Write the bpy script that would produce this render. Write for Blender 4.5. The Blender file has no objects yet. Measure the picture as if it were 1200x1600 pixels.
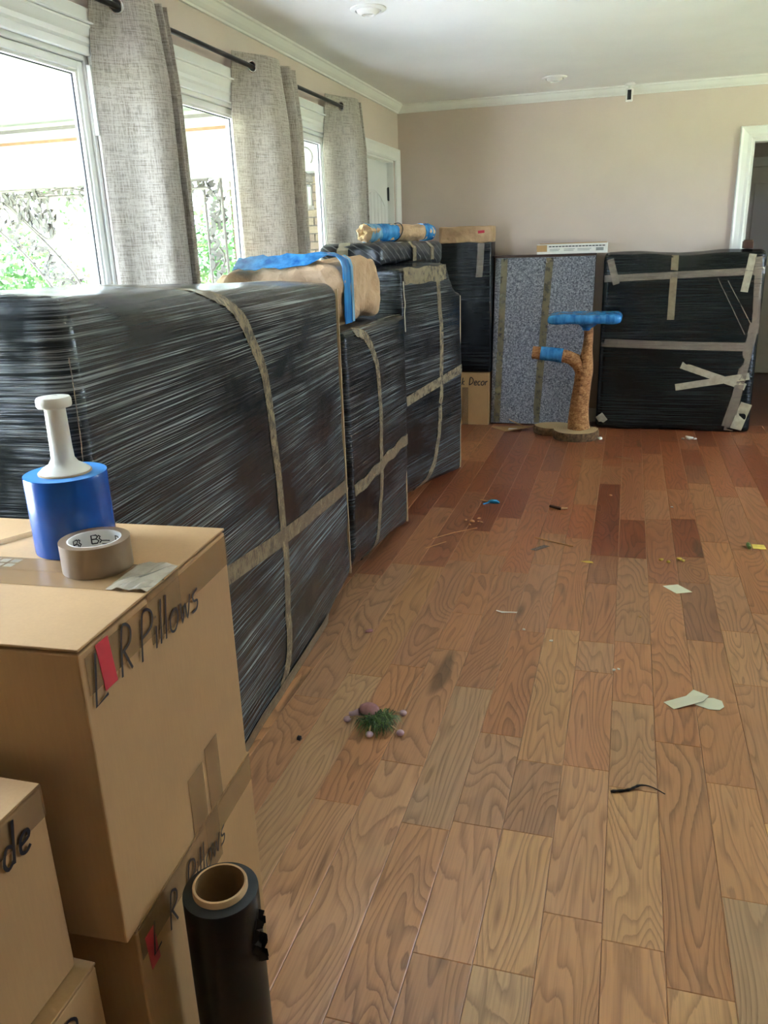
import bpy, bmesh, math, random
from mathutils import Vector, Matrix, noise
random.seed(7)
R_ = math.radians
sc = bpy.context.scene
COL = sc.collection

# ------------------------------------------------------------------ camera
H = 1.43
def cam_axes(yaw, pitch, roll):
    yaw, pitch, roll = R_(yaw), R_(pitch), R_(roll)
    fwd = Vector((-math.sin(yaw)*math.cos(pitch), math.cos(yaw)*math.cos(pitch), -math.sin(pitch)))
    right = Vector((math.cos(yaw), math.sin(yaw), 0))
    down = fwd.cross(right)
    c, s = math.cos(roll), math.sin(roll)
    return c*right+s*down, -s*right+c*down, fwd
_r, _d, _f = cam_axes(16.97, 18.505, 1.967)
cd = bpy.data.cameras.new('camera'); cam = bpy.data.objects.new('camera', cd); COL.objects.link(cam)
cam.matrix_world = Matrix(((_r.x, -_d.x, -_f.x, 0), (_r.y, -_d.y, -_f.y, 0), (_r.z, -_d.z, -_f.z, H), (0, 0, 0, 1)))
cd.sensor_fit = 'VERTICAL'; cd.sensor_height = 36.0; cd.lens = 1250*36/1600.0
cd.clip_start = 0.02; cd.clip_end = 200
sc.camera = cam

# ------------------------------------------------------------------ world, sun, exposure
w = bpy.data.worlds.new('sky'); sc.world = w; w.use_nodes = True
wn = w.node_tree.nodes; wl = w.node_tree.links
bg = wn['Background']; bg.inputs['Color'].default_value = (0.64, 0.77, 1.0, 1); bg.inputs['Strength'].default_value = 7.0
sl = bpy.data.lights.new('sun', 'SUN'); sl.energy = 45.0; sl.angle = R_(1.0); sl.color = (0.93, 0.95, 1.0)
sun = bpy.data.objects.new('sun', sl); COL.objects.link(sun)
sun.rotation_euler = Vector((-0.30, 0.25, -0.92)).to_track_quat('-Z', 'Y').to_euler()
def portal(loc, rot, sx, sy):
    l = bpy.data.lights.new('window_portal', 'AREA'); l.shape = 'RECTANGLE'; l.size = sx; l.size_y = sy
    l.cycles.is_portal = True
    o = bpy.data.objects.new('window_portal', l); COL.objects.link(o); o.location = loc; o.rotation_euler = rot
sc.view_settings.view_transform = 'Standard'; sc.view_settings.look = 'None'
sc.view_settings.gamma = 1.0; sc.view_settings.use_curve_mapping = False
sc.view_settings.exposure = 2.2
sc.cycles.adaptive_threshold = 0.03; sc.cycles.max_bounces = 8; sc.cycles.diffuse_bounces = 5; sc.cycles.transparent_max_bounces = 12
sc.cycles.sample_clamp_indirect = 8.0
sc.cycles.use_denoising = True

# ------------------------------------------------------------------ room constants
XL, YB, ZC = -1.81, 6.65, 2.445
XR, YR = 3.6, -2.4

# ------------------------------------------------------------------ helpers: materials
def srgb(r, g, b):
    f = lambda c: c/12.92 if c <= 0.04045 else ((c+0.055)/1.055)**2.4
    return (f(r/255), f(g/255), f(b/255), 1)
class NT:
    def __init__(self, name):
        self.m = bpy.data.materials.new(name); self.m.use_nodes = True
        self.t = self.m.node_tree; self.n = self.t.nodes; self.b = self.n['Principled BSDF']
        self.out = self.n['Material Output']
    def node(self, ty, **kw):
        x = self.n.new(ty)
        for k, v in kw.items():
            if hasattr(x, k): setattr(x, k, v)
        return x
    def link(self, a, b): self.t.links.new(a, b)
    def coord(self, kind='Object', scale=(1, 1, 1), rot=(0, 0, 0), loc=(0, 0, 0)):
        if kind == 'World':
            c = self.node('ShaderNodeNewGeometry'); o = c.outputs['Position']
        else:
            c = self.node('ShaderNodeTexCoord'); o = c.outputs[kind]
        mp = self.node('ShaderNodeMapping'); self.link(o, mp.inputs['Vector'])
        mp.inputs['Scale'].default_value = scale; mp.inputs['Rotation'].default_value = rot; mp.inputs['Location'].default_value = loc
        return mp.outputs['Vector']
    def noise(self, vec, scale=5, detail=3, rough=0.5, dist=0):
        x = self.node('ShaderNodeTexNoise'); self.link(vec, x.inputs['Vector'])
        x.inputs['Scale'].default_value = scale; x.inputs['Detail'].default_value = detail
        x.inputs['Roughness'].default_value = rough; x.inputs['Distortion'].default_value = dist
        return x.outputs['Fac']
    def ramp(self, fac, stops):
        x = self.node('ShaderNodeValToRGB'); self.link(fac, x.inputs['Fac'])
        e = x.color_ramp.elements
        while len(e) < len(stops): e.new(0.5)
        for i, (p, c) in enumerate(stops):
            e[i].position = p; e[i].color = c if len(c) == 4 else (*c, 1)
        return x.outputs['Color']
    def mix(self, fac, a, b, mode='MIX'):
        x = self.node('ShaderNodeMix', data_type='RGBA', blend_type=mode)
        for s, v in ((0, fac), (6, a), (7, b)):
            if hasattr(v, 'default_value') or hasattr(v, 'is_output'): self.link(v, x.inputs[s])
            else: x.inputs[s].default_value = v
        return x.outputs[2]
    def math(self, op, a, b=0.0):
        x = self.node('ShaderNodeMath', operation=op)
        for i, v in enumerate((a, b)):
            if hasattr(v, 'is_output'): self.link(v, x.inputs[i])
            else: x.inputs[i].default_value = v
        return x.outputs[0]
    def bump(self, h, strength=0.3, dist=0.01):
        x = self.node('ShaderNodeBump'); self.link(h, x.inputs['Height'])
        x.inputs['Strength'].default_value = strength; x.inputs['Distance'].default_value = dist
        self.link(x.outputs['Normal'], self.b.inputs['Normal']); return x
    def set(self, color=None, rough=None, **kw):
        if color is not None:
            if hasattr(color, 'is_output'): self.link(color, self.b.inputs['Base Color'])
            else: self.b.inputs['Base Color'].default_value = color if len(color) == 4 else (*color, 1)
        if rough is not None:
            if hasattr(rough, 'is_output'): self.link(rough, self.b.inputs['Roughness'])
            else: self.b.inputs['Roughness'].default_value = rough
        for k, v in kw.items(): self.b.inputs[k.replace('_', ' ')].default_value = v
        return self
G1 = lambda v: (v, v, v, 1)
def plain(name, col, rough=0.5, var=0.08, scale=20, bump=0.0, kind='Object', **kw):
    t = NT(name); v = t.coord(kind)
    n = t.noise(v, scale, 4)
    c2 = tuple(max(0, x*(1-var*2)) for x in col[:3])+(1,)
    c3 = tuple(min(1, x*(1+var)) for x in col[:3])+(1,)
    t.set(t.ramp(n, [(0.3, c2), (0.7, c3)]), rough, **kw)
    if bump: t.bump(n, bump, 0.004)
    return t.m

M = {}
M['wall'] = plain('painted_wall', srgb(205, 187, 174), 0.75, 0.02, 3, kind='World')
M['hallwall'] = plain('painted_hall', srgb(206, 194, 182), 0.8, 0.02, 3, kind='World')
M['ceil'] = plain('painted_ceiling', srgb(236, 234, 230), 0.9, 0.015, 4, kind='World')
M['trim'] = plain('white_trim', srgb(228, 226, 220), 0.4, 0.01, 6, kind='World')
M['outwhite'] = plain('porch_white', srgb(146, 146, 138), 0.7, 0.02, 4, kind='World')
M['black'] = plain('black_metal', (0.012, 0.012, 0.012, 1), 0.4)
M['rod'] = plain('bronze_rod', (0.03, 0.027, 0.025, 1), 0.35, Metallic=0.6)
M['chrome'] = plain('brushed_nickel', (0.6, 0.58, 0.55, 1), 0.25, Metallic=1.0)
M['iron'] = plain('grey_iron', srgb(88, 81, 73), 0.6)
M['iron_leaf'] = plain('grey_iron_leaf', srgb(74, 68, 60), 0.6)
M['concrete'] = plain('porch_concrete', srgb(172, 174, 176), 0.9, 0.05, 8, kind='World')
M['mortar'] = plain('mortar', srgb(62, 57, 50), 0.9, 0.05, 30, kind='World')
def brick_mat():
    t = NT('cream_brick'); oi = t.node('ShaderNodeObjectInfo')
    c = t.ramp(oi.outputs['Random'], [(0.0, srgb(102, 88, 66)), (0.5, srgb(110, 96, 74)), (1.0, srgb(96, 80, 64))])
    n = t.noise(t.coord('World'), 60, 4); t.set(t.mix(t.math('MULTIPLY', n, 0.25), c, srgb(70, 58, 48)), 0.9); t.bump(n, 0.4, 0.004); return t.m
M['brick'] = brick_mat()
def lawn_mat():
    t = NT('lawn'); n = t.noise(t.coord('World'), 3, 6); t.set(t.ramp(n, [(0.3, srgb(112, 124, 92)), (0.7, srgb(168, 176, 140))]), 0.95); return t.m
M['lawn'] = lawn_mat()
def leaf_mat():
    t = NT('leaf'); n = t.noise(t.coord('World'), 1.5, 4); t.set(t.ramp(n, [(0.3, srgb(30, 58, 34)), (0.7, srgb(62, 92, 50))]), 0.6)
    tr = t.node('ShaderNodeBsdfTranslucent'); tr.inputs['Color'].default_value = srgb(70, 104, 48)
    mx = t.node('ShaderNodeMixShader'); mx.inputs[0].default_value = 0.45
    t.link(t.b.outputs[0], mx.inputs[1]); t.link(tr.outputs[0], mx.inputs[2]); t.link(mx.outputs[0], t.out.inputs['Surface']); return t.m
M['leaf'] = leaf_mat()
M['bark'] = plain('tree_bark', srgb(96, 80, 66), 0.9, 0.15, 25, 0.5)
def glass_mat():
    t = NT('window_glass'); tr = t.node('ShaderNodeBsdfTransparent'); tr.inputs['Color'].default_value = (0.96, 0.975, 0.97, 1)
    gl = t.node('ShaderNodeBsdfGlossy'); gl.inputs['Roughness'].default_value = 0.02
    lw = t.node('ShaderNodeLayerWeight'); lw.inputs['Blend'].default_value = 0.5
    fac = t.math('ADD', t.math('MULTIPLY', t.math('POWER', lw.outputs['Facing'], 5.0), 0.5), 0.03)
    mx = t.node('ShaderNodeMixShader'); t.link(fac, mx.inputs[0]); t.link(tr.outputs[0], mx.inputs[1]); t.link(gl.outputs[0], mx.inputs[2])
    t.link(mx.outputs[0], t.out.inputs['Surface']); return t.m
M['glass'] = glass_mat()

def plank_mat(light_edges=False):
    t = NT('oak_plank_edge' if light_edges else 'oak_plank')
    oi = t.node('ShaderNodeObjectInfo')
    geo = t.node('ShaderNodeNewGeometry')
    off = t.node('ShaderNodeVectorMath', operation='SCALE'); off.inputs[0].default_value = (17.0, 29.0, 11.0); t.link(oi.outputs['Random'], off.inputs[3])
    add = t.node('ShaderNodeVectorMath', operation='ADD'); t.link(geo.outputs['Position'], add.inputs[0]); t.link(off.outputs[0], add.inputs[1])
    mp = t.node('ShaderNodeMapping'); t.link(add.outputs[0], mp.inputs['Vector']); mp.inputs['Scale'].default_value = (6.5, 1.25, 1)
    n = t.noise(mp.outputs[0], 1.0, 1.5, 0.5, 0.4)                     # growth-ring field
    fine = t.node('ShaderNodeMapping'); t.link(add.outputs[0], fine.inputs['Vector']); fine.inputs['Scale'].default_value = (160, 5, 1)
    nf = t.noise(fine.outputs[0], 1.0, 3, 0.6)
    k = t.math('MULTIPLY', t.math('ADD', n, t.math('MULTIPLY', nf, 0.014)), 22.0)
    fr = t.math('FRACT', k)
    line = t.ramp(fr, [(0.0, G1(0.0)), (0.52, G1(0.05)), (0.86, G1(0.75)), (0.93, G1(1.0)), (1.0, G1(0.0))])
    pat = t.noise(t.coord('World', (1, 1, 1)), 1.1, 3)                  # broad wear patches
    col = oi.outputs['Color']
    dk = t.mix(1.0, col, (0.38, 0.34, 0.32, 1), 'MULTIPLY')
    c1 = t.mix(t.math('MULTIPLY', line, t.math('MULTIPLY', t.noise(t.coord('World', (5, 1.2, 1)), 1.3, 2), 1.25)), col, dk)
    c2 = t.mix(t.math('MULTIPLY', t.ramp(nf, [(0.45, G1(0)), (0.7, G1(1))]), 0.3), c1, dk)
    kn = t.noise(mp.outputs[0], 1.7, 0, 0.4); knot = t.ramp(kn, [(0.80, G1(0)), (0.86, G1(1))])
    c2 = t.mix(t.math('MULTIPLY', knot, 0.6), c2, (0.03, 0.016, 0.01, 1))
    dust = t.noise(t.coord('World'), 45, 5, 0.7)
    patm = t.math('MULTIPLY', t.ramp(pat, [(0.5, G1(0)), (0.68, G1(1))]), t.ramp(dust, [(0.45, G1(0)), (0.72, G1(1))]))
    c3 = t.mix(t.math('MULTIPLY', patm, 0.25), c2, srgb(196, 150, 120))
    if light_edges: c3 = t.mix(0.6, c3, srgb(206, 150, 104))
    t.set(c3, 0.28)
    hh = t.math('SUBTRACT', t.math('MULTIPLY', t.noise(t.coord('World', (7, 2.2, 1)), 1, 2), 0.8), t.math('MULTIPLY', line, 0.25))
    t.bump(hh, 0.14, 0.004)
    return t.m
M['plank'] = plank_mat(); M['plank_edge'] = plank_mat(True)
M['subfloor'] = plain('subfloor', (0.03, 0.018, 0.01, 1), 0.9)

def curtain_mat():
    t = NT('linen_curtain')
    a = t.noise(t.coord('UV', (60, 900, 1)), 1, 3); b = t.noise(t.coord('UV', (900, 60, 1)), 1, 3)
    slub = t.noise(t.coord('UV', (14, 220, 1)), 1, 4); slub2 = t.noise(t.coord('UV', (240, 16, 1)), 1, 4)
    s = t.math('ADD', t.math('MULTIPLY', a, 0.25), t.math('ADD', t.math('MULTIPLY', b, 0.25), t.math('ADD', t.math('MULTIPLY', slub, 0.3), t.math('MULTIPLY', slub2, 0.3))))
    c = t.ramp(s, [(0.43, srgb(138, 128, 116)), (0.53, srgb(184, 174, 160)), (0.64, srgb(230, 222, 210))])
    t.set(c, 0.95); t.bump(s, 0.5, 0.003)
    tr = t.node('ShaderNodeBsdfTranslucent'); t.link(c, tr.inputs['Color'])
    mx = t.node('ShaderNodeMixShader'); mx.inputs[0].default_value = 0.4
    t.link(t.b.outputs[0], mx.inputs[1]); t.link(tr.outputs[0], mx.inputs[2])
    hole = t.node('ShaderNodeBsdfTransparent'); mx2 = t.node('ShaderNodeMixShader')
    t.link(t.ramp(s, [(0.60, G1(0)), (0.68, G1(0.55))]), mx2.inputs[0]); t.link(mx.outputs[0], mx2.inputs[1]); t.link(hole.outputs[0], mx2.inputs[2])
    t.link(mx2.outputs[0], t.out.inputs['Surface']); return t.m
M['linen'] = curtain_mat()

def film_mat(name, tilt=8, base=(0.0075, 0.009, 0.009, 1), streak=1.0, white=0.36, across=230, along=1.3):
    t = NT(name)
    rot = (R_(-tilt), 0, 0)
    v1 = t.coord('Object', (5, along, across), rot); v2 = t.coord('Object', (4, along*2.2, across*2.4), (R_(-tilt-5), 0, 0))
    v3 = t.coord('Object', (4, 1.3, 3.0), rot); v4 = t.coord('Object', (12, 3.2, 26), (R_(-tilt-14), 0, 0))
    a = t.noise(v1, 1, 2, 0.5); b = t.noise(v2, 1, 2, 0.5); m = t.noise(v3, 1.6, 3); c = t.noise(v4, 1, 3)
    big = t.noise(t.coord('Object', (5, 5, 5)), 1, 2)
    mask = t.ramp(m, [(0.36, G1(0.05)), (0.62, G1(1))])
    la = t.ramp(a, [(0.52, G1(0)), (0.64, G1(1))]); lb = t.ramp(b, [(0.54, G1(0)), (0.68, G1(1))])
    lines = t.math('MULTIPLY', t.math('MAXIMUM', la, t.math('MULTIPLY', lb, 0.7)), mask)
    h = t.math('ADD', t.math('MULTIPLY', lines, 0.5*streak), t.math('ADD', t.math('MULTIPLY', c, 0.9), t.math('MULTIPLY', big, 2.5)))
    col = t.mix(t.math('MULTIPLY', lines, white*streak), base, (0.46, 0.50, 0.49, 1))  # wrinkle highlights and stress whitening painted into the film colour
    t.set(col, 0.25, Specular_IOR_Level=0.4)
    t.bump(h, 0.55, 0.006); return t.m
M['film'] = film_mat('black_stretch_film'); M['film_streaky'] = film_mat('black_stretch_film_streaky', 9, base=(0.014, 0.017, 0.017, 1), white=0.62, across=250, along=1.1); M['film_smooth'] = film_mat('black_film_smooth', 2, streak=0.35, white=0.08, across=60)
M['film_right'] = film_mat('black_film_parcel', 3, base=(0.007, 0.010, 0.009, 1), streak=0.5, white=0.07, across=90)
def pad_mat():
    t = NT('quilted_black_pad')
    v = t.coord('Object')
    wv = t.node('ShaderNodeTexWave', wave_type='BANDS', bands_direction='DIAGONAL'); t.link(t.coord('Object', (1, 1, 1.6)), wv.inputs['Vector'])
    wv.inputs['Scale'].default_value = 9; wv.inputs['Distortion'].default_value = 1.6; wv.inputs['Detail Scale'].default_value = 1.2
    l = t.ramp(wv.outputs['Fac'], [(0.90, G1(0)), (0.97, G1(1))])
    t.set(t.mix(t.math('MULTIPLY', l, 0.35), (0.02, 0.022, 0.025, 1), (0.3, 0.31, 0.32, 1)), 0.35)
    t.bump(t.math('ADD', t.noise(v, 12, 3), l), 0.5, 0.01); return t.m
M['pad'] = pad_mat()
def tape_mat(name, col, alpha=0.75, rough=0.2):
    t = NT(name); n = t.noise(t.coord('World', (30, 30, 30)), 1, 4)
    c = t.ramp(n, [(0.3, tuple(x*0.72 for x in col[:3])+(1,)), (0.7, col)])
    t.set(c, rough, Alpha=alpha); t.bump(t.noise(t.coord('World'), 90, 3), 0.5, 0.003); return t.m
M['tape'] = tape_mat('tan_packing_tape', srgb(164, 148, 118), 0.68)
M['tape_clear'] = tape_mat('clear_packing_tape', srgb(176, 160, 140), 0.45, 0.15)
M['tape_kraft'] = tape_mat('brown_tape_on_carton', srgb(190, 154, 108), 0.4, 0.25)
M['tape_olive'] = tape_mat('olive_tape', srgb(150, 138, 104), 0.6, 0.3)
M['tape_crumple'] = tape_mat('crumpled_tape', srgb(206, 196, 170), 0.7, 0.12)
def card_mat(name, col):
    t = NT(name); n = t.noise(t.coord('Object', (3, 3, 3)), 2, 4); f = t.noise(t.coord('Object', (220, 220, 20)), 1, 2)
    s = t.math('ADD', t.math('MULTIPLY', n, 0.7), t.math('MULTIPLY', f, 0.3))
    t.set(t.ramp(s, [(0.35, tuple(x*0.88 for x in col[:3])+(1,)), (0.65, col)]), 0.72); t.bump(f, 0.12, 0.001); return t.m
M['card'] = card_mat('kraft_cardboard', srgb(192, 154, 104)); M['card_edge'] = card_mat('cardboard_edge', srgb(216, 190, 148))
M['card_dark'] = plain('carton_seam_shadow', srgb(70, 52, 34), 0.9)
def paper_mat():
    t = NT('brown_packing_paper'); n = t.noise(t.coord('Object'), 7, 5, 0.6); v = t.node('ShaderNodeTexVoronoi'); t.link(t.coord('Object', (1, 1, 1)), v.inputs['Vector']); v.inputs['Scale'].default_value = 9
    t.set(t.ramp(n, [(0.3, srgb(176, 142, 104)), (0.7, srgb(208, 176, 138))]), 0.7); t.bump(t.math('ADD', n, v.outputs['Distance']), 1.0, 0.03); return t.m
M['paper'] = paper_mat()
def bluefilm_mat(name, c1, c2, alpha=1.0):
    t = NT(name); n = t.noise(t.coord('Object', (30, 30, 6)), 1, 4); t.set(t.ramp(n, [(0.3, c1), (0.7, c2)]), 0.22, Alpha=alpha); t.bump(n, 0.6, 0.006); return t.m
M['bluefilm'] = bluefilm_mat('blue_stretch_film', srgb(22, 92, 160), srgb(70, 160, 220)); M['bluefilm_thin'] = bluefilm_mat('thin_blue_film', srgb(60, 140, 190), srgb(150, 200, 225), 0.75)
M['blueroll'] = plain('blue_film_roll', srgb(24, 84, 168), 0.22, 0.06, 30)
M['bluetop'] = plain('blue_film_roll_end', srgb(70, 140, 205), 0.4, 0.05, 60)
M['plastic_white'] = plain('ivory_plastic', srgb(226, 222, 206), 0.35, 0.02)
M['white'] = plain('white_card', srgb(232, 230, 222), 0.6, 0.02)
M['paperwhite'] = plain('cream_paper', srgb(226, 226, 200), 0.8, 0.02)
M['ink'] = plain('marker_ink', (0.018, 0.014, 0.014, 1), 0.5)
M['red'] = plain('red_tape', srgb(205, 48, 66), 0.35, 0.05)
M['filmroll'] = plain('black_film_roll', (0.008, 0.009, 0.008, 1), 0.3, 0.1, 8)
M['filmroll_end'] = plain('black_film_roll_end', (0.012, 0.017, 0.016, 1), 0.45, 0.1, 60)
M['tube'] = plain('cardboard_tube', srgb(206, 172, 128), 0.7, 0.06, 40)
M['tube_in'] = plain('cardboard_tube_inside', srgb(150, 118, 78), 0.8, 0.1, 30)
M['taperoll'] = plain('tan_tape_roll', srgb(140, 118, 92), 0.3, 0.04, 30)
def quilt_mat():
    t = NT('speckled_grey_blanket'); n = t.noise(t.coord('Object', (1, 1, 1)), 75, 4, 0.85); n2 = t.noise(t.coord('Object'), 190, 2, 0.8)
    s = t.math('ADD', t.math('MULTIPLY', n, 0.6), t.math('MULTIPLY', n2, 0.4))
    t.set(t.ramp(s, [(0.40, srgb(48, 50, 58)), (0.5, srgb(122, 124, 130)), (0.6, srgb(186, 186, 188))]), 0.95); t.bump(s, 0.4, 0.004); return t.m
M['quilt'] = quilt_mat()
def sisal_mat():
    t = NT('rope_bark_trunk'); n = t.noise(t.coord('Object', (18, 18, 34)), 1, 5, 0.7); v = t.noise(t.coord('Object', (70, 70, 90)), 1, 3)
    t.set(t.ramp(t.math('ADD', t.math('MULTIPLY', n, 0.6), t.math('MULTIPLY', v, 0.4)), [(0.36, srgb(110, 68, 36)), (0.5, srgb(178, 124, 74)), (0.66, srgb(214, 168, 112))]), 0.85); t.bump(n, 0.9, 0.015); return t.m
M['trunk'] = sisal_mat()
def slice_mat():
    t = NT('log_slice_top'); wv = t.node('ShaderNodeTexWave', wave_type='RINGS', rings_direction='Z'); t.link(t.coord('Object'), wv.inputs['Vector'])
    wv.inputs['Scale'].default_value = 22; wv.inputs['Distortion'].default_value = 2.0
    t.set(t.ramp(wv.outputs['Fac'], [(0.0, srgb(176, 146, 106)), (1.0, srgb(212, 186, 144))]), 0.8); return t.m
M['slice'] = slice_mat()
M['slicebark'] = plain('log_slice_bark', srgb(120, 92, 62), 0.95, 0.35, 45, 0.9)
M['darkwood'] = plain('dark_wood', srgb(72, 48, 34), 0.5)
M['yellow'] = plain('yellow_card', srgb(228, 204, 96), 0.7)
M['bluebit'] = plain('blue_plastic_bit', srgb(40, 150, 200), 0.4)
M['green'] = plain('green_tinsel', srgb(120, 150, 84), 0.45, 0.3, 80)
M['green2'] = plain('dark_green_tinsel', srgb(62, 92, 52), 0.45, 0.3, 80)
M['pink'] = plain('dusty_pink_felt', srgb(176, 128, 128), 0.8, 0.12, 60)
M['mauve'] = plain('mauve_foam', srgb(196, 164, 176), 0.6, 0.08)
M['string'] = plain('beige_string', srgb(190, 160, 124), 0.8)
M['wood_bit'] = plain('pale_splinter', srgb(206, 160, 110), 0.7)
M['grey_led'] = plain('light_lens', srgb(196, 194, 188), 0.3)
M['slot'] = plain('black_slot', (0.01, 0.01, 0.01, 1), 0.6)
M['print'] = plain('grey_print', srgb(150, 150, 146), 0.7)

# ------------------------------------------------------------------ helpers: geometry
def link(o, parent=None):
    COL.objects.link(o)
    if parent is not None: o.parent = parent
    return o
def tag(o, label=None, cat=None, group=None, kind=None):
    if label: o['label'] = label
    if cat: o['category'] = cat
    if group: o['group'] = group
    if kind: o['kind'] = kind
    return o
def empty(name, loc=(0, 0, 0), rz=0, label=None, cat=None, group=None):
    o = bpy.data.objects.new(name, None); o.empty_display_size = 0.05; o.location = loc; o.rotation_euler = (0, 0, rz)
    link(o); return tag(o, label, cat, group)
class G:
    """collects geometry for one mesh object"""
    def __init__(s): s.v = []; s.f = []; s.mi = []; s.uv = None
    def add(s, vs, fs, mi=0):
        b = len(s.v); s.v += [tuple(p) for p in vs]; s.f += [tuple(b+i for i in f) for f in fs]; s.mi += [mi]*len(fs); return s
    def box(s, lo, hi, mi=0):
        (a, b, c), (d, e, f) = lo, hi
        return s.add([(a, b, c), (d, b, c), (d, e, c), (a, e, c), (a, b, f), (d, b, f), (d, e, f), (a, e, f)],
                     [(0, 3, 2, 1), (4, 5, 6, 7), (0, 1, 5, 4), (1, 2, 6, 5), (2, 3, 7, 6), (3, 0, 4, 7)], mi)
    def tube(s, path, r, n=8, mi=0, cap=True, closed=False):
        path = [Vector(p) for p in path]; m = len(path); rs = r if isinstance(r, (list, tuple)) else [r]*m
        vs = []; fs = []; prev = None
        for i, p in enumerate(path):
            a = path[i-1] if (i > 0 or closed) else p; b = path[(i+1) % m] if (i < m-1 or closed) else p
            t = (b-a).normalized() if (b-a).length > 1e-9 else Vector((0, 0, 1))
            if prev is None:
                u = t.orthogonal().normalized()
            else:
                u = prev - t*prev.dot(t); u = u.normalized() if u.length > 1e-6 else t.orthogonal().normalized()
            prev = u; wv = t.cross(u)
            for k in range(n):
                an = 2*math.pi*k/n; vs.append(p+(u*math.cos(an)+wv*math.sin(an))*rs[i])
        for i in range(m if closed else m-1):
            j = (i+1) % m
            for k in range(n):
                l = (k+1) % n; fs.append((i*n+k, i*n+l, j*n+l, j*n+k))
        if cap and not closed:
            fs.append(tuple(reversed(range(n)))); fs.append(tuple((m-1)*n+k for k in range(n)))
        return s.add(vs, fs, mi)
    def lathe(s, prof, n=32, c=(0, 0, 0), mi=0, axis='Z', close=False, caps=True):
        vs = []; fs = []; m = len(prof)
        for r, z in prof:
            for k in range(n):
                a = 2*math.pi*k/n
                x, y = r*math.cos(a), r*math.sin(a)
                q = {'Z': (x, y, z), 'X': (z, x, y), 'Y': (y, z, x)}[axis]
                vs.append((c[0]+q[0], c[1]+q[1], c[2]+q[2]))
        for i in range(m if close else m-1):
            j = (i+1) % m
            for k in range(n):
                l = (k+1) % n; fs.append((i*n+k, i*n+l, j*n+l, j*n+k))
        if not close and caps:
            if prof[0][0] > 1e-6: fs.append(tuple(reversed(range(n))))
            if prof[-1][0] > 1e-6: fs.append(tuple((m-1)*n+k for k in range(n)))
        return s.add(vs, fs, mi)
    def strip(s, pts, side, nrm, width, th=0.0006, mi=0):
        """thin tape ribbon along pts; side/nrm lists or single vectors"""
        m = len(pts); vs = []; fs = []
        for i, p in enumerate(pts):
            sd = Vector(side[i] if isinstance(side, list) else side); nn = Vector(nrm[i] if isinstance(nrm, list) else nrm); p = Vector(p)
            wd = width[i] if isinstance(width, (list, tuple)) else width
            for a, b in ((-1, 0), (1, 0), (1, 1), (-1, 1)): vs.append(p+sd*(a*wd/2)+nn*(b*th))
        for i in range(m-1):
            for k in range(4):
                l = (k+1) % 4; fs.append((i*4+k, i*4+l, i*4+4+l, i*4+4+k))
        fs.append((0, 3, 2, 1)); e = (m-1)*4; fs.append((e, e+1, e+2, e+3))
        return s.add(vs, fs, mi)
    def build(s, name, mats, parent=None, smooth=False, bevel=0, bseg=2, sub=0):
        me = bpy.data.meshes.new(name); me.from_pydata(s.v, [], s.f)
        for mm in (mats if isinstance(mats, (list, tuple)) else [mats]): me.materials.append(M[mm] if isinstance(mm, str) else mm)
        if any(s.mi): me.polygons.foreach_set('material_index', s.mi)
        if bevel:
            bm = bmesh.new(); bm.from_mesh(me); bmesh.ops.bevel(bm, geom=list(bm.edges), offset=bevel, segments=bseg, affect='EDGES', profile=0.5, clamp_overlap=True); bm.to_mesh(me); bm.free()
        bm = bmesh.new(); bm.from_mesh(me); bmesh.ops.recalc_face_normals(bm, faces=bm.faces); bm.to_mesh(me); bm.free()
        if smooth:
            me.polygons.foreach_set('use_smooth', [True]*len(me.polygons))
        me.update()
        o = bpy.data.objects.new(name, me); link(o, parent)
        if smooth:
            try: me.set_sharp_from_angle(angle=R_(40))
            except Exception: pass
        return o
def box(name, lo, hi, mat, parent=None, bevel=0, bseg=2):
    return G().box(lo, hi).build(name, mat, parent, bevel=bevel, bseg=bseg)
def struct(o, label=None): o['kind'] = 'structure'; return o
def nz(p, s=1.0, o=(0, 0, 0)): return noise.noise(Vector((p[0]*s+o[0], p[1]*s+o[1], p[2]*s+o[2])))
def crom(pts, n):
    """Catmull-Rom through pts, n samples per span"""
    P = [Vector(p) for p in pts]; out = []
    for i in range(len(P)-1):
        p0 = P[max(i-1, 0)]; p1 = P[i]; p2 = P[i+1]; p3 = P[min(i+2, len(P)-1)]
        for k in range(n):
            t = k/n; out.append(0.5*((2*p1)+(p2-p0)*t+(2*p0-5*p1+4*p2-p3)*t*t+(3*p1-p0-3*p2+p3)*t**3))
    out.append(P[-1]); return out
def lerp_table(tab, s):
    if s <= tab[0][0]: return tab[0][1]
    for (a, x), (b, y) in zip(tab, tab[1:]):
        if s <= b: return x+(y-x)*(s-a)/(b-a)
    return tab[-1][1]

# ------------------------------------------------------------------ the room shell
WIN = [(0.60, 1.56), (1.93, 2.62), (3.10, 3.785), (4.265, 4.95)]          # glass openings along y; the nearest is unseen, added and widened for light
ZS, ZH = 0.78, 2.02                                          # sill and head of the glass
DOOR = (5.70, 6.50)
xa, xb = XL-0.085, XL
g = G(); y0 = YR-0.12
for (a, b) in WIN:
    a2, b2 = a-0.05, b+0.05
    g.box((xa, y0, 0), (xb, a2, ZC+0.05)); g.box((xa, a2, 0), (xb, b2, ZS-0.05)); g.box((xa, a2, ZH+0.05), (xb, b2, ZC+0.05)); y0 = b2
g.box((xa, y0, 0), (xb, DOOR[0]-0.02, ZC+0.05)); g.box((xa, DOOR[0]-0.02, 2.045), (xb, DOOR[1]+0.02, ZC+0.05)); g.box((xa, DOOR[1]+0.02, 0), (xb, YB+0.12, ZC+0.05))
struct(g.build('wall_left', 'wall'))
OPN = (0.775, 1.62, 2.045)
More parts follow.
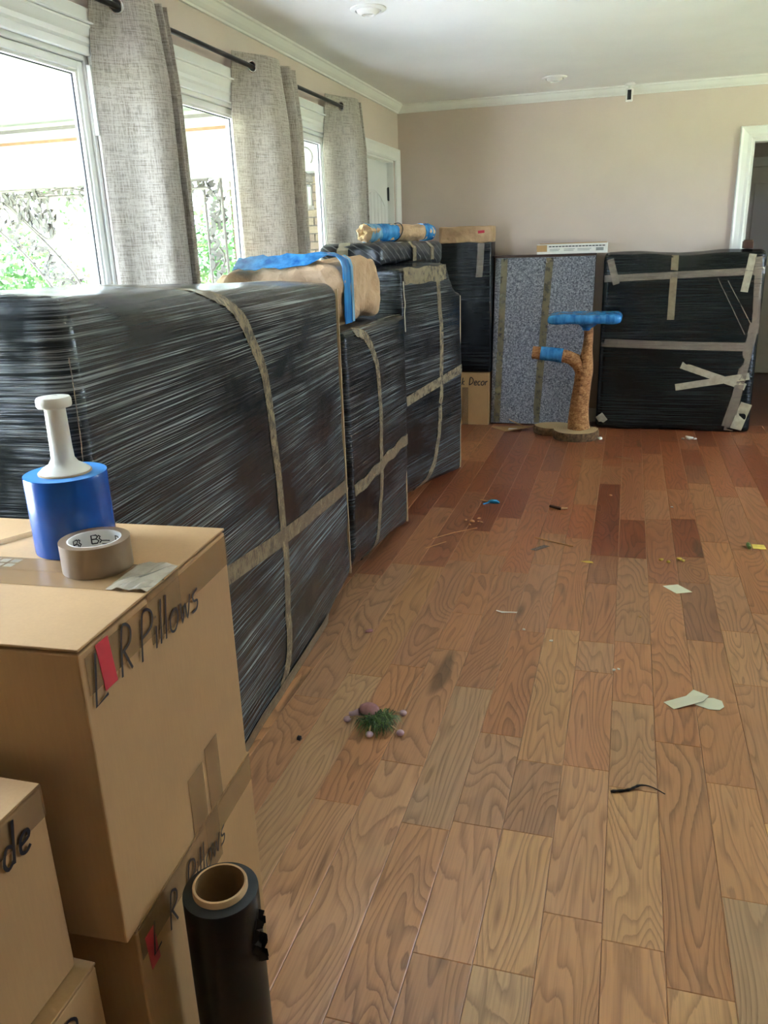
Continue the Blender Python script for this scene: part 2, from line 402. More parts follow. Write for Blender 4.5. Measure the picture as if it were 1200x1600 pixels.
g = G(); g.box((xb, YB, 0), (OPN[0], YB+0.12, ZC+0.05)); g.box((OPN[0], YB, OPN[2]), (OPN[1], YB+0.12, ZC+0.05)); g.box((OPN[1], YB, 0), (XR, YB+0.12, ZC+0.05))
struct(g.build('wall_back', 'wall'))
# right wall with an added unseen window for fill daylight; rear wall solid
RW = (4.1, 5.5, 0.7, 2.1)
g = G(); g.box((XR, YR-0.12, 0), (XR+0.14, RW[0], ZC+0.05)); g.box((XR, RW[0], 0), (XR+0.14, RW[1], RW[2])); g.box((XR, RW[0], RW[3]), (XR+0.14, RW[1], ZC+0.05)); g.box((XR, RW[1], 0), (XR+0.14, YB+0.12, ZC+0.05))
struct(g.build('wall_right', 'wall'))
struct(box('wall_rear', (xb, YR-0.12, 0), (XR, YR, ZC+0.05), 'wall'))
struct(box('ceiling', (XL-0.14, YR-0.12, ZC), (XR+0.14, YB+0.12, ZC+0.06), 'ceil'))
def fill_window(n, axis, c, a, b, z0, z1):
    o = struct(empty('window_%d' % n)); fr = G(); cols = 3 if b-a > 2 else 2
    def bx(u0, u1, w0, w1):
        if axis == 'x': fr.box((c-0.025, u0, w0), (c+0.025, u1, w1))
        else: fr.box((u0, c-0.025, w0), (u1, c+0.025, w1))
    bx(a, b, z0, z0+0.07); bx(a, b, z1-0.07, z1)
    for k in range(cols+1):
        u = a+(b-a)*k/cols; bx(max(a, u-0.035), min(b, u+0.035), z0+0.07, z1-0.07)
    fr.build('window_frame', 'trim', o)
    q = G()
    if axis == 'x': q.box((c-0.003, a, z0), (c+0.003, b, z1))
    else: q.box((a, c-0.003, z0), (b, c+0.003, z1))
    q.build('pane', 'glass', o)
fill_window(5, 'x', XR+0.07, RW[0], RW[1], RW[2], RW[3])

# crown moulding: a stepped profile swept along each wall
CP = [(0, 0), (0.012, 0), (0.016, 0.008), (0.022, 0.012), (0.034, 0.022), (0.046, 0.036), (0.052, 0.044), (0.060, 0.048), (0.060, 0.058), (0, 0.058)]
def crown(name, along, a, b, base, sgn):
    vs = []; m = len(CP)
    for t, mit in ((a, 1), (b, -1)):
        for d, z in CP:
            tt = t+mit*d
            vs.append((base+sgn*d, tt, ZC-0.058+z) if along == 'y' else (tt, base+sgn*d, ZC-0.058+z))
    fs = [(i, (i+1) % m, m+(i+1) % m, m+i) for i in range(m)]+[tuple(range(m)), tuple(range(m, 2*m))]
    struct(G().add(vs, fs).build(name, 'trim'))
crown('trim_1', 'y', YR, YB, XL, 1); crown('trim_2', 'x', XL, XR, YB, -1); crown('trim_3', 'y', YR, YB, XR, -1); crown('trim_4', 'x', XL, XR, YR, 1)
def baseboard(name, segs):
    g = G()
    for lo, hi in segs: g.box(lo, hi)
    struct(g.build(name, 'trim', bevel=0.003))
baseboard('baseboard_left', [((XL, YR, 0), (XL+0.016, DOOR[0]-0.12, 0.11))])
baseboard('baseboard_back', [((XL+0.016, YB-0.016, 0), (OPN[0]-0.09, YB, 0.11)), ((OPN[1]+0.09, YB-0.016, 0), (XR, YB, 0.11))])

# floor: sub floor and individual oak planks
fl = struct(box('floor', (XL-0.14, YR-0.12, -0.08), (XR+0.14, YB+0.0, -0.012), 'subfloor'))
PW = 0.1283; X0 = 0.0276
JO = {-4: [1.651], -3: [1.268, 2.1], -2: [1.27, 1.69, 1.99], -1: [1.446, 2.772, 3.66], 0: [1.93, 2.375], 2: [2.865, 3.72], 3: [2.972], 5: [4.938], -5: [3.563, 2.905], -6: [2.44]}
def plank_geo(g, x0, x1, y0, y1):
    c = 0.0016; e = 0.0004; t = -0.011
    x0 += e; x1 -= e; y0 += e; y1 -= e
    v = [(x0, y0, t), (x1, y0, t), (x1, y1, t), (x0, y1, t), (x0, y0, -c), (x1, y0, -c), (x1, y1, -c), (x0, y1, -c),
         (x0+c, y0+c*.6, 0), (x1-c, y0+c*.6, 0), (x1-c, y1-c*.6, 0), (x0+c, y1-c*.6, 0)]
    g.add(v, [(0, 1, 5, 4), (1, 2, 6, 5), (2, 3, 7, 6), (3, 0, 4, 7)]); g.add(v, [(4, 5, 9, 8), (5, 6, 10, 9), (6, 7, 11, 10), (7, 4, 8, 11)], 1); g.add(v, [(8, 9, 10, 11)])
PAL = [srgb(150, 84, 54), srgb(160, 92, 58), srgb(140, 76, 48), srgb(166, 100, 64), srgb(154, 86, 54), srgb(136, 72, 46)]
NEAR_BRIGHT = [srgb(206, 168, 124), srgb(200, 154, 112), srgb(210, 158, 110), srgb(192, 156, 118), srgb(212, 166, 116)]  # brighter near floor put into the plank colour, blended in toward the camera
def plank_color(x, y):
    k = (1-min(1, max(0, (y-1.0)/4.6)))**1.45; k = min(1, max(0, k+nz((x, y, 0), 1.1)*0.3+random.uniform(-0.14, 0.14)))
    a = random.choice(PAL); b = random.choice(NEAR_BRIGHT); f = random.uniform(0.92, 1.1)
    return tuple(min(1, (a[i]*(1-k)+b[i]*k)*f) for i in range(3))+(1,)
rest = G()
row = math.floor((XL-X0)/PW)
while X0+row*PW < XR+0.1:
    xA, xB = X0+row*PW, X0+(row+1)*PW
    rng = random.Random(row*13+5); fixed = sorted(JO.get(row, []))
    ys = [-2.4-rng.random()*0.8]
    while ys[-1] < YB:
        nx = ys[-1]+rng.choice([0.42, 0.55, 0.7, 0.86, 1.02, 1.2])
        for fj in fixed:
            if ys[-1]+0.12 < fj < nx+0.2: nx = fj; break
        ys.append(nx)
    for a, b in zip(ys, ys[1:]):
        a, b = max(a, YR), min(b, YB)
        if b-a < 0.02: continue
        xa2, xb2 = max(xA, XL), min(xB, XR)
        if xb2-xa2 < 0.02: continue
        ym = (a+b)/2
        vis = xb2 > -1.35 and b > 0.85 and xa2 < 0.25+0.19*max(ym, 1.0)
        if vis:
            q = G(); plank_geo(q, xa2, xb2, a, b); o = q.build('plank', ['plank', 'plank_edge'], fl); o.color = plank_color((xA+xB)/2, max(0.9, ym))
        else: plank_geo(rest, xa2, xb2, a, b)
    row += 1
o = rest.build('plank_field', ['plank', 'plank_edge'], fl); o.color = srgb(164, 108, 72); o['kind'] = 'stuff'

# hall beyond the opening in the back wall
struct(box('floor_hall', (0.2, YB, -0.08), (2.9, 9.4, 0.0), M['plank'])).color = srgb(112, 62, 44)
g = G(); g.box((0.2, 9.3, 0), (2.9, 9.4, 2.5)); g.box((0.1, YB+0.12, 0), (0.2, 9.4, 2.5)); g.box((2.9, YB+0.12, 0), (3.0, 7.6, 2.5)); g.box((2.9, 8.2, 0), (3.0, 9.4, 2.5)); g.box((2.9, 7.6, 0), (3.0, 8.2, 1.55)); g.box((2.9, 7.6, 1.85), (3.0, 8.2, 2.5))
fill_window(6, 'x', 2.95, 7.6, 8.2, 1.55, 1.85); portal((3.02, 7.9, 1.7), (0, math.pi/2, 0), 0.3, 0.6)  # hall window added to brighten the hall
struct(g.build('wall_hall', 'hallwall'))
struct(box('ceiling_hall', (0.1, YB+0.12, 2.42), (3.0, 9.4, 2.5), 'hallwall'))
d3 = struct(empty('door_3', (1.02, 9.26, 0)))
box('door_slab', (0.0, 0, 0.01), (0.80, 0.035, 2.03), 'trim', d3, 0.004)
for k, (za, zb) in enumerate(((0.2, 0.95), (1.1, 1.88))): box('door_panel', (0.12, -0.008, za), (0.68, 0.002, zb), 'trim', d3, 0.006)
g = G(); g.box((-0.09, 0.0, 0), (-0.005, 0.04, 2.12)); g.box((0.805, 0.0, 0), (0.89, 0.04, 2.12)); g.box((-0.005, 0.0, 2.035), (0.805, 0.04, 2.12)); g.build('door_casing', 'trim', d3)

# casing builder: mitred stepped casing around an opening (left, right, head)
def casing(name, plane, c, sgn, a, b, z1, wd, parent=None, z0=0.0):
    """plane 'x': wall at x=c, runs along y ; plane 'y': wall at y=c, runs along x"""
    steps = [(0, 0.010), (0.012, 0.018), (0.03, 0.014), (wd-0.022, 0.020), (wd-0.006, 0.028), (wd, 0.024)]
    out = []
    def sect(path):
        vs = []; m = len(steps)
        for (u, z, du, dz) in path:
            for s, h in steps: vs.append((u+du*s, z+dz*s, h))
            vs.append((u+du*wd, z+dz*wd, 0)); vs.append((u, z, 0))
        m += 2; fs = []
        for i in range(len(path)-1):
            for k in range(m):
                l = (k+1) % m; fs.append((i*m+k, i*m+l, (i+1)*m+l, (i+1)*m+k))
        fs.append(tuple(range(m))); fs.append(tuple(range((len(path)-1)*m, len(path)*m)))
        P = [(c+sgn*h, u, z) if plane == 'x' else (u, c+sgn*h, z) for (u, z, h) in vs]
        return P, fs
    for path in ([(a, z0, -1, 0), (a, z1, -1, 1)], [(b, z0, 1, 0), (b, z1, 1, 1)], [(a, z1, -1, 1), (b, z1, 1, 1)]):
        P, fs = sect(path); out.append(G().add(P, fs).build(name, 'trim', parent))
    return out
t5 = struct(empty('trim_5', (0, 0, 0)))
casing('door_casing', 'y', YB, -1, OPN[0], OPN[1], OPN[2], 0.085, t5)
g = G(); g.box((OPN[0], YB-0.001, 0), (OPN[0]+0.016, YB+0.125, OPN[2]-0.016)); g.box((OPN[1]-0.016, YB-0.001, 0), (OPN[1], YB+0.125, OPN[2]-0.016)); g.box((OPN[0], YB-0.001, OPN[2]-0.016), (OPN[1], YB+0.125, OPN[2]))
g.build('door_jamb', 'trim', t5)

# door in the left wall beside the corner
d1 = struct(empty('door_1', (0, 0, 0)))
xs = XL-0.05
box('door_slab', (xs-0.035, DOOR[0]+0.014, 0.01), (xs, DOOR[1]-0.014, 2.022), 'trim', d1, 0.002)
g = G(); a, b = DOOR
g.box((XL-0.14, a-0.002, 0), (XL, a+0.012, 2.038)); g.box((XL-0.14, b-0.012, 0), (XL, b+0.002, 2.038)); g.box((XL-0.14, a+0.012, 2.026), (XL, b-0.012, 2.04))
g.box((xs-0.048, b-0.03, 0), (xs-0.036, b-0.012, 2.026)); g.build('door_jamb', 'trim', d1)
casing('door_casing', 'x', XL, 1, DOOR[0], DOOR[1]+0.03, 2.04, 0.085, d1)
# arched panel with vertical grooves
ya, yb = DOOR[0]+0.13, DOOR[1]-0.13
for k in range(6):
    u0 = ya+(yb-ya)*k/6+0.004; u1 = ya+(yb-ya)*(k+1)/6-0.004
    zt = lambda u: 1.70+0.10*(1-((u-(ya+yb)/2)/((yb-ya)/2))**2)
    q = G(); n = 4; vs = []; 
    for i in range(n+1):
        u = u0+(u1-u0)*i/n
        for z in (0.25, zt(u)):
            for h in (-0.004, 0.006): vs.append((xs+h, u, z))
    fs = []
    for i in range(n):
        p = i*4; fs += [(p+1, p+5, p+7, p+3), (p+3, p+7, p+6, p+2), (p+1, p, p+4, p+5)]
    fs += [(0, 1, 3, 2), (n*4, n*4+2, n*4+3, n*4+1)]
    q.add(vs, fs).build('panel_board', 'trim', d1, bevel=0)
arc = [(xs, ya-0.012, 0.24)]+[(xs, ya-0.012+(yb-ya+0.024)*i/16, 1.71+0.105*(1-(i/8-1)**2)) for i in range(17)]+[(xs, yb+0.012, 0.24)]
G().tube(arc, 0.006, 6).build('panel_moulding', 'trim', d1)
for z in (1.80, 1.05, 0.25):
    hg = G(); hg.box((xs-0.002, DOOR[1]-0.030, z-0.045), (xs+0.003, DOOR[1]-0.002, z+0.045)); hg.tube([(xs+0.006, DOOR[1]-0.014, z-0.05), (xs+0.006, DOOR[1]-0.014, z+0.05)], 0.007, 8)
    hg.build('hinge', 'black', d1)
kn = G(); kn.lathe([(0.026, 0), (0.026, 0.006), (0.010, 0.01), (0.010, 0.035), (0.024, 0.045), (0.028, 0.058), (0.018, 0.068), (0, 0.07)], 20, (xs, DOOR[0]+0.08, 0.95), axis='X'); kn.build('door_knob', 'black', d1, True)

# three windows in the left wall and the added near one
XG = XL-0.025
for i, (a, b) in enumerate(WIN):
    wo = struct(empty('window_%d' % (i+1)))  # the nearest of these is the added, unseen one
    def ring(name, x0, x1, o, inn, mat='trim', bev=0.003):
        g = G(); ya, yb2, za, zb = a-o, b+o, ZS-o, ZH+o; yc, yd, zc, zd = a-inn, b+inn, ZS-inn, ZH+inn
        g.box((x0, ya, za), (x1, yc, zb)); g.box((x0, yd, za), (x1, yb2, zb)); g.box((x0, yc, za), (x1, yd, zc)); g.box((x0, yc, zd), (x1, yd, zb))
        return g.build(name, mat, wo, bevel=bev, bseg=1)
    ring('sash_frame', XG-0.03, XG+0.012, 0.028, 0.0); ring('glazing_bead', XG-0.006, XG+0.006, 0.003, -0.010, 'trim', 0.001)
    ring('spacer_strip', XG-0.012, XG-0.007, 0.0, -0.014, 'rod', 0)
    ring('window_frame', XL-0.06, XL-0.004, 0.05, 0.029)
    ring('inner_casing', XL-0.002, XL+0.014, 0.075, 0.046)
    for cs in casing('side_casing', 'x', XL+0.001, 1, a-0.07, b+0.07, ZH+0.07, 0.062, wo, ZS-0.07): pass
    # jamb liner block at upper right
    box('jamb_liner', (XL-0.004, b+0.034, 1.82), (XL+0.012, b+0.05, ZH+0.02), 'trim', wo, 0.002)
    # stacked head casing with bead and cap
    hz = ZH+0.125
    g = G(); g.box((XL, a-0.135, hz), (XL+0.030, b+0.135, hz+0.012)); g.box((XL, a-0.14, hz+0.012), (XL+0.038, b+0.14, hz+0.020)); g.box((XL, a-0.128, hz+0.020), (XL+0.026, b+0.128, hz+0.062)); g.build('head_casing', 'trim', wo, bevel=0.003, bseg=1)
    box('window_sill', (XL-0.02, a-0.14, ZS-0.095), (XL+0.05, b+0.14, ZS-0.068), 'trim', wo, 0.004)
    box('pane', (XG-0.012, a-0.001, ZS-0.001), (XG-0.008, b+0.001, ZH+0.001), 'glass', wo)
    portal((XL-0.16, (a+b)/2, (ZS+ZH)/2), (0, -math.pi/2, 0), ZH-ZS, b-a)
portal((XR+0.16, (RW[0]+RW[1])/2, (RW[2]+RW[3])/2), (0, math.pi/2, 0), RW[3]-RW[2], RW[1]-RW[0])

# ------------------------------------------------------------------ the porch and garden outside
struct(box('sun_block_eave', (XR+0.141, YR-1, 2.5), (XR+1.6, YB+1, 2.6), 'outwhite'))  # unseen overhang added to keep sun out of the right window
struct(box('ground', (-60, -40, -0.5), (60, 70, -0.32), 'lawn'))
struct(box('porch_floor', (-6.3, -5, -0.3), (XL-0.14, 7.4, -0.12), 'concrete'))
struct(box('porch_ceiling', (-6.4, 1.7, 2.58), (XL-0.141, 7.5, 2.68), 'outwhite'))
fb = struct(empty('porch_beam', (0, 0, 0)))
YF = 6.78
g = G(); g.box((-6.2, YF, 2.05), (-1.95, YF+0.2, 2.5)); g.build('fascia', 'outwhite', fb)
g = G(); g.box((-6.2, YF-0.02, 2.03), (-1.95, YF+0.22, 2.06)); g.box((-6.2, YF-0.012, 2.10), (-1.95, YF, 2.125)); g.build('fascia_moulding', 'outwhite', fb)
g = G(); g.box((-5.75, YF-0.004, 2.40), (-1.95, YF, 2.425)); g.build('wood_strip', plain('raw_wood_strip', srgb(120, 88, 58), 0.8), fb)
g = G(); g.box((-6.2, YF-0.01, 2.5), (-1.95, YF+0.19, 2.53)); g.build('gap_strip', 'iron', fb)
g = G(); g.box((-6.3, 1.7, 2.05), (-6.1, YF, 2.5)); g.box((-6.32, 1.7, 2.03), (-6.08, YF, 2.06)); g.build('side_fascia', 'outwhite', fb)
# a sloping ceiling beam near the first window
q = struct(G().add([(-3.2, 2.3, 2.30), (-3.0, 2.3, 2.30), (-4.9, 5.0, 2.42), (-5.1, 5.0, 2.42), (-3.2, 2.3, 2.575), (-3.0, 2.3, 2.575), (-4.9, 5.0, 2.575), (-5.1, 5.0, 2.575)], [(0, 1, 2, 3), (4, 5, 6, 7), (0, 1, 5, 4), (1, 2, 6, 5), (2, 3, 7, 6), (3, 0, 4, 7)]).build('porch_rafter', 'outwhite'))
# brick wing wall, each brick in view its own piece
bwz = struct(empty('wall_brick', (0, 0, 0)))
bx0, bx1, by = -3.50, -1.95, 7.05
box('wall_core', (bx0+0.01, by+0.012, -0.12), (bx1, by+0.25, 2.04), 'mortar', bwz)
for r in range(20):
    z = 0.66+r*0.068; x = bx0-(0.1 if r % 2 else 0)
    while x < bx1:
        u0, u1 = max(x, bx0), min(x+0.19, bx1)
        if u1-u0 > 0.03: box('brick', (u0, by+random.uniform(-0.003, 0.003), z), (u1, by+0.1, z+0.057), 'brick', bwz)
        x += 0.2
g = G()
for r in range(12):
    z = -0.12+r*0.0655; x = bx0-(0.1 if r % 2 else 0)
    while x < bx1:
        u0, u1 = max(x, bx0), min(x+0.19, bx1)
        if u1-u0 > 0.03: g.box((u0, by, z), (u1, by+0.1, z+0.055))
        x += 0.2
g.build('lower_brickwork', 'brick', bwz)['kind'] = 'stuff'

# wrought-iron leaf trellis: a straight post and two arched brackets
def leaf_geo(g, c, d, l, wd, nrm):
    c, d, nrm = Vector(c), Vector(d).normalized(), Vector(nrm); s = d.cross(nrm).normalized(); nrm = s.cross(d)
    prof = [(0, 0.08), (0.3, 1), (0.6, 0.8), (1, 0.02)]; vs = []; fs = []
    for t, q in prof:
        for a in (-1, 1):
            for b in (-1, 1): vs.append(c+d*(t*l)+s*(a*q*wd/2)+nrm*(b*0.003))
    for i in range(3):
        p = i*4; fs += [(p, p+2, p+6, p+4), (p+1, p+5, p+7, p+3), (p, p+4, p+5, p+1), (p+2, p+3, p+7, p+6)]
    g.add(vs, fs+[(0, 1, 3, 2), (12, 14, 15, 13)])
def trellis(name, path_in, path_out, parent_label, nleaf=4):
    """two rails following given 3D paths with vine and leaves between"""
    root = empty(name, tuple(path_in[0]), 0, parent_label, 'trellis', 'iron trellises on the porch')
    o = Vector(path_in[0]); A = [Vector(p)-o for p in path_in]; B = [Vector(p)-o for p in path_out]
    G().tube(A, 0.014, 6).build('rail', 'iron', root); G().tube(B, 0.014, 6).build('rail', 'iron', root)
    vine = G(); lv = G(); n = len(A); pts = []
    for i in range(n):
        t = 0.5+0.36*math.sin(i*0.75); pts.append(A[i].lerp(B[i], t))
    vine.tube(pts, 0.010, 5)
    rng = random.Random(n)
    for i in range(1, n-1):
        d = (pts[i+1]-pts[i-1]).normalized(); acr = (B[i]-A[i]).normalized(); nr = d.cross(acr).normalized()
        for k in range(nleaf):
            s = rng.choice((-1, 1)); dd = d*rng.uniform(-0.6, 1)+acr*s*rng.uniform(0.4, 1)
            leaf_geo(lv, A[i].lerp(B[i], rng.uniform(0.12, 0.88))+nr*rng.uniform(-0.02, 0.02), dd+nr*rng.uniform(-0.25, 0.25), rng.uniform(0.06, 0.11), rng.uniform(0.026, 0.046), nr)
        vine.tube([pts[i], pts[i]+acr*0.05*rng.choice((-1, 1))+d*0.03], 0.004, 4)
    vine.build('vine', 'iron', root); lv.build('leaves', 'iron_leaf', root)['kind'] = 'stuff'
    return root
N = 40
trellis('iron_trellis', [(-3.70, 6.95, -0.12+2.16*i/N) for i in range(N+1)], [(-3.53, 6.95, -0.12+2.16*i/N) for i in range(N+1)], 'straight grey iron trellis post against the brick corner')
def arc3(pts, n): return [(p.x, 6.85, p.y) for p in crom([(a, b, 0) for a, b in pts], n)]
trellis('iron_trellis', arc3([(-6.0, 2.0), (-5.77, 1.90), (-5.455, 1.616), (-5.213, 1.363), (-5.06, 1.15), (-4.97, 0.8), (-4.95, -0.12)], 6), arc3([(-6.12, 1.85), (-5.93, 1.70), (-5.66, 1.46), (-5.47, 1.245), (-5.33, 1.02), (-5.23, 0.7), (-5.2, -0.12)], 6), 'arched grey iron bracket band curving down from the porch beam')
trellis('iron_trellis', arc3([(-5.80, 2.02), (-5.62, 2.02), (-5.44, 2.02), (-5.29, 2.02)], 6), arc3([(-5.78, 1.94), (-5.56, 1.74), (-5.36, 1.58), (-5.25, 1.66)], 6), 'leafy grey iron spandrel between the arched bracket and the porch beam', 6)
fz = [(-5.6+2.0*i/24, 6.85, 2.03) for i in range(25)]; fz2 = [(-5.6+2.0*i/24, 6.85, 1.95) for i in range(25)]
trellis('iron_trellis', fz, fz2, 'horizontal leafy iron frieze hanging below the porch beam')
# hanging lantern seen through the third window
ln = empty('hanging_lantern', (-2.48, 6.32, 0), 0, 'white hanging lantern on a grey scroll hook outside the third window', 'lantern')
hk = [(0.05, 0, 1.985), (0.06, 0, 2.01), (0.045, 0, 2.03), (0.0, 0, 2.10)]
hp = [(0.07*math.cos(a), 0, 2.09+0.07*math.sin(a)) for a in [math.radians(d) for d in range(-40, 260, 20)]]+[(-0.01, 0, 2.0), (0, 0, 1.97)]
G().tube(hp, 0.006, 6).build('scroll_hook', 'iron', ln)
G().lathe([(0.0, 1.99), (0.02, 1.975), (0.055, 1.95), (0.062, 1.91), (0.055, 1.905)], 16).build('lantern_cap', 'iron', ln, True)
g = G()
for k in range(6):
    a = k*math.pi/3; g.tube([(0.05*math.cos(a), 0.05*math.sin(a), 1.72), (0.05*math.cos(a), 0.05*math.sin(a), 1.905)], 0.004, 5)
g.build('lantern_bars', 'iron', ln); G().lathe([(0.045, 1.735), (0.047, 1.87), (0.03, 1.89)], 16).build('lantern_glass', 'outwhite', ln, True)
G().lathe([(0.0, 1.70), (0.058, 1.705), (0.06, 1.735), (0.0, 1.737)], 16).build('lantern_base', 'iron', ln, True)
G().tube([(0, 0, 2.16), (0, 0, 2.58)], 0.003, 5).build('hanging_wire', 'iron', ln)
# garden trees and shrubs
def tree(x, y, h, r, label, seed, trunk=True):
    rng = random.Random(seed); root = empty('garden_tree', (x, y, -0.32), 0, label, 'tree', 'trees in the garden')
    if trunk:
        pts = [(nz((k, seed, 0), 0.7)*0.3, nz((seed, k, 3), 0.7)*0.3, h*0.7*k/6) for k in range(7)]
        tg = G(); tg.tube(pts, [0.16*(1-0.1*k) for k in range(7)], 8)
        for k in range(5):
            a = rng.uniform(0, 6.28); p = pts[3+k % 3]; tg.tube([p, (p[0]+math.cos(a)*r*0.5, p[1]+math.sin(a)*r*0.5, p[2]+h*0.18)], [0.06, 0.02], 5)
        tg.build('trunk', 'bark', root)
    lg = G(); cl = [(rng.uniform(-.7, .7)*r, rng.uniform(-.7, .7)*r, h*rng.uniform(0.25 if not trunk else 0.45, 0.98), r*rng.uniform(.3, .55)) for _ in range(16)]
    for _ in range(4200):
        c = rng.choice(cl); v = Vector((rng.gauss(0, 1), rng.gauss(0, 1), rng.gauss(0, 1))).normalized()*c[3]*rng.random()**0.4
        p = Vector(c[:3])+v; d = Vector((rng.uniform(-1, 1), rng.uniform(-1, 1), rng.uniform(-1, .4))).normalized(); s = d.orthogonal().normalized(); l = rng.uniform(.07, .16)
        lg.add([p, p+d*l*.5+s*l*.28, p+d*l, p+d*l*.5-s*l*.28], [(0, 1, 2, 3)])
    lg.build('crown', 'leaf', root)
for k, (x, y, h, r, lb, tr) in enumerate([(-9.5, 12.5, 5.5, 2.0, 'leafy tree nearest the iron brackets beyond the porch', True), (-4.6, 17.5, 6.5, 2.0, 'tall leafy tree beyond the porch beam', True), (-17.5, 17.0, 6.0, 2.6, 'broad leafy tree at the far left of the garden', True),
    (-5.4, 11.5, 2.4, 1.3, 'low green shrub left of the brick wall', False), (-8.6, 10.2, 1.9, 1.2, 'low green shrub under the iron brackets', False), (-10.8, 21, 8.0, 3.2, 'tallest pale tree at the back of the garden', True)]): tree(x, y, h, r, lb, k+3, tr)

# ------------------------------------------------------------------ curtain rod, curtains
XC, ZR = XL+0.09, 2.222
rod = empty('curtain_rod', (XC, 1.4, ZR), 0, 'long dark metal curtain rod above the three windows', 'curtain rod')
G().tube([(0, -0.4, 0), (0, 3.98, 0)], 0.0102, 12).build('rod', 'rod', rod, True)
G().lathe([(0.0, 0), (0.016, 0.002), (0.02, 0.014), (0.016, 0.03), (0.01, 0.034), (0.0, 0.036)], 16, (0, 3.98, 0), axis='Y').build('finial', 'rod', rod, True)
for yb in (0.35, 3.955):
    g = G(); g.tube([(-0.088, yb, -0.02), (-0.05, yb, -0.02), (0, yb, -0.014)], 0.006, 8); g.box((-0.09, yb-0.012, -0.05), (-0.084, yb+0.012, 0.02)); g.build('bracket', 'rod', rod)
def curtain(pts, label, seed, ztop=2.275, zbot=0.03):
    """pts: plan control points (offset from rod, y) of the gathered header"""
    y0 = pts[0][1]; root = empty('curtain', (XC, y0, 0), 0, label, 'curtain', 'linen curtains on the rod')
    path = crom([(p[0], p[1]-y0, 0) for p in pts], 10); n = len(path); zs = [ztop, ztop-0.012, ztop-0.05, ztop-0.085, ztop-0.1]+[ztop-0.1-(ztop-0.1-zbot)*k/26 for k in range(1, 27)]
    L = [0]
    for a, b in zip(path, path[1:]): L.append(L[-1]+(b-a).length)
    vs = []; uv = []
    for zi, z in enumerate(zs):
        k = (ztop-z)/(ztop-zbot)
        for i, p in enumerate(path):
            q = p.copy(); amp = 1+0.10*k*math.sin(i*0.5+seed)
            q.x = p.x*amp*(1.0+0.55*min(1, k*8))+0.006*k*math.sin(3.1*k*3+i*0.33+seed); q.y = p.y+0.03*k+0.008*k*math.sin(i*0.21+seed*2+k*4)
            vs.append((q.x, q.y, z)); uv.append((L[i], z))
    fs = []
    for r in range(len(zs)-1):
        for i in range(n-1): fs.append((r*n+i, r*n+i+1, r*n+n+i+1, r*n+n+i))
    me = bpy.data.meshes.new('panel'); me.from_pydata(vs, [], fs); me.materials.append(M['linen'])
    ul = me.uv_layers.new(name='UVMap')
    for lp in me.loops: ul.data[lp.index].uv = uv[lp.vertex_index]
    me.polygons.foreach_set('use_smooth', [True]*len(me.polygons)); me.update()
    o = bpy.data.objects.new('panel', me); link(o, root)
    md = o.modifiers.new('cloth_thickness', 'SOLIDIFY'); md.thickness = 0.0015
    # grommets where the cloth crosses the rod
    for i in range(n-1):
        a, b = path[i], path[i+1]
        if (a.x <= 0 < b.x) or (a.x >= 0 > b.x):
            t = a.x/(a.x-b.x); c = a.lerp(b, t); d = (b-a).normalized(); nr = Vector((d.y, -d.x, 0))
            rg = [(c.x+d.x*0.0225*math.cos(q), c.y+d.y*0.0225*math.cos(q), ZR+0.0225*math.sin(q)) for q in [2*math.pi*k/24 for k in range(24)]]
            G().tube(rg, 0.0042, 8, closed=True).build('grommet', 'chrome', root, True)
            g = G(); cc = [(c.x+d.x*0.0205*math.cos(q), c.y+d.y*0.0205*math.cos(q), ZR+0.0205*math.sin(q)) for q in [2*math.pi*k/20 for k in range(20)]]
            up = [Vector(p)+nr*0.0022 for p in cc]; dn = [Vector(p)-nr*0.0022 for p in cc]
            g.add(up+dn, [tuple(range(20)), tuple(range(39, 19, -1))]+[(k, (k+1) % 20, 20+(k+1) % 20, 20+k) for k in range(20)]); g.build('grommet_hole', 'slot', root)
    return root
curtain([(-0.05, 2.655), (-0.035, 2.685), (0.0, 2.735), (0.05, 2.79), (0.066, 2.85), (0.045, 2.90), (0.0, 2.92), (-0.04, 2.925), (0.0, 2.94), (0.045, 2.955), (0.02, 2.972), (-0.03, 2.965), (0.0, 2.985), (0.04, 3.005)], 'nearest beige linen curtain hanging between the first and second windows', 1)
curtain([(-0.05, 3.70), (-0.03, 3.74), (0.0, 3.80), (0.045, 3.87), (0.06, 3.96), (0.04, 4.02), (0.0, 4.045), (-0.045, 4.06), (0.0, 4.09), (0.05, 4.13), (0.03, 4.17), (-0.03, 4.165), (0.0, 4.19), (0.04, 4.235)], 'middle beige linen curtain hanging between the second and third windows', 4)
curtain([(-0.05, 4.90), (-0.03, 4.95), (0.0, 5.04), (0.045, 5.12), (0.055, 5.20), (0.03, 5.25), (-0.02, 5.26), (-0.03, 5.275), (0.0, 5.29), (0.04, 5.31), (0.02, 5.335)], 'farthest beige linen curtain beside the white panelled door', 7)

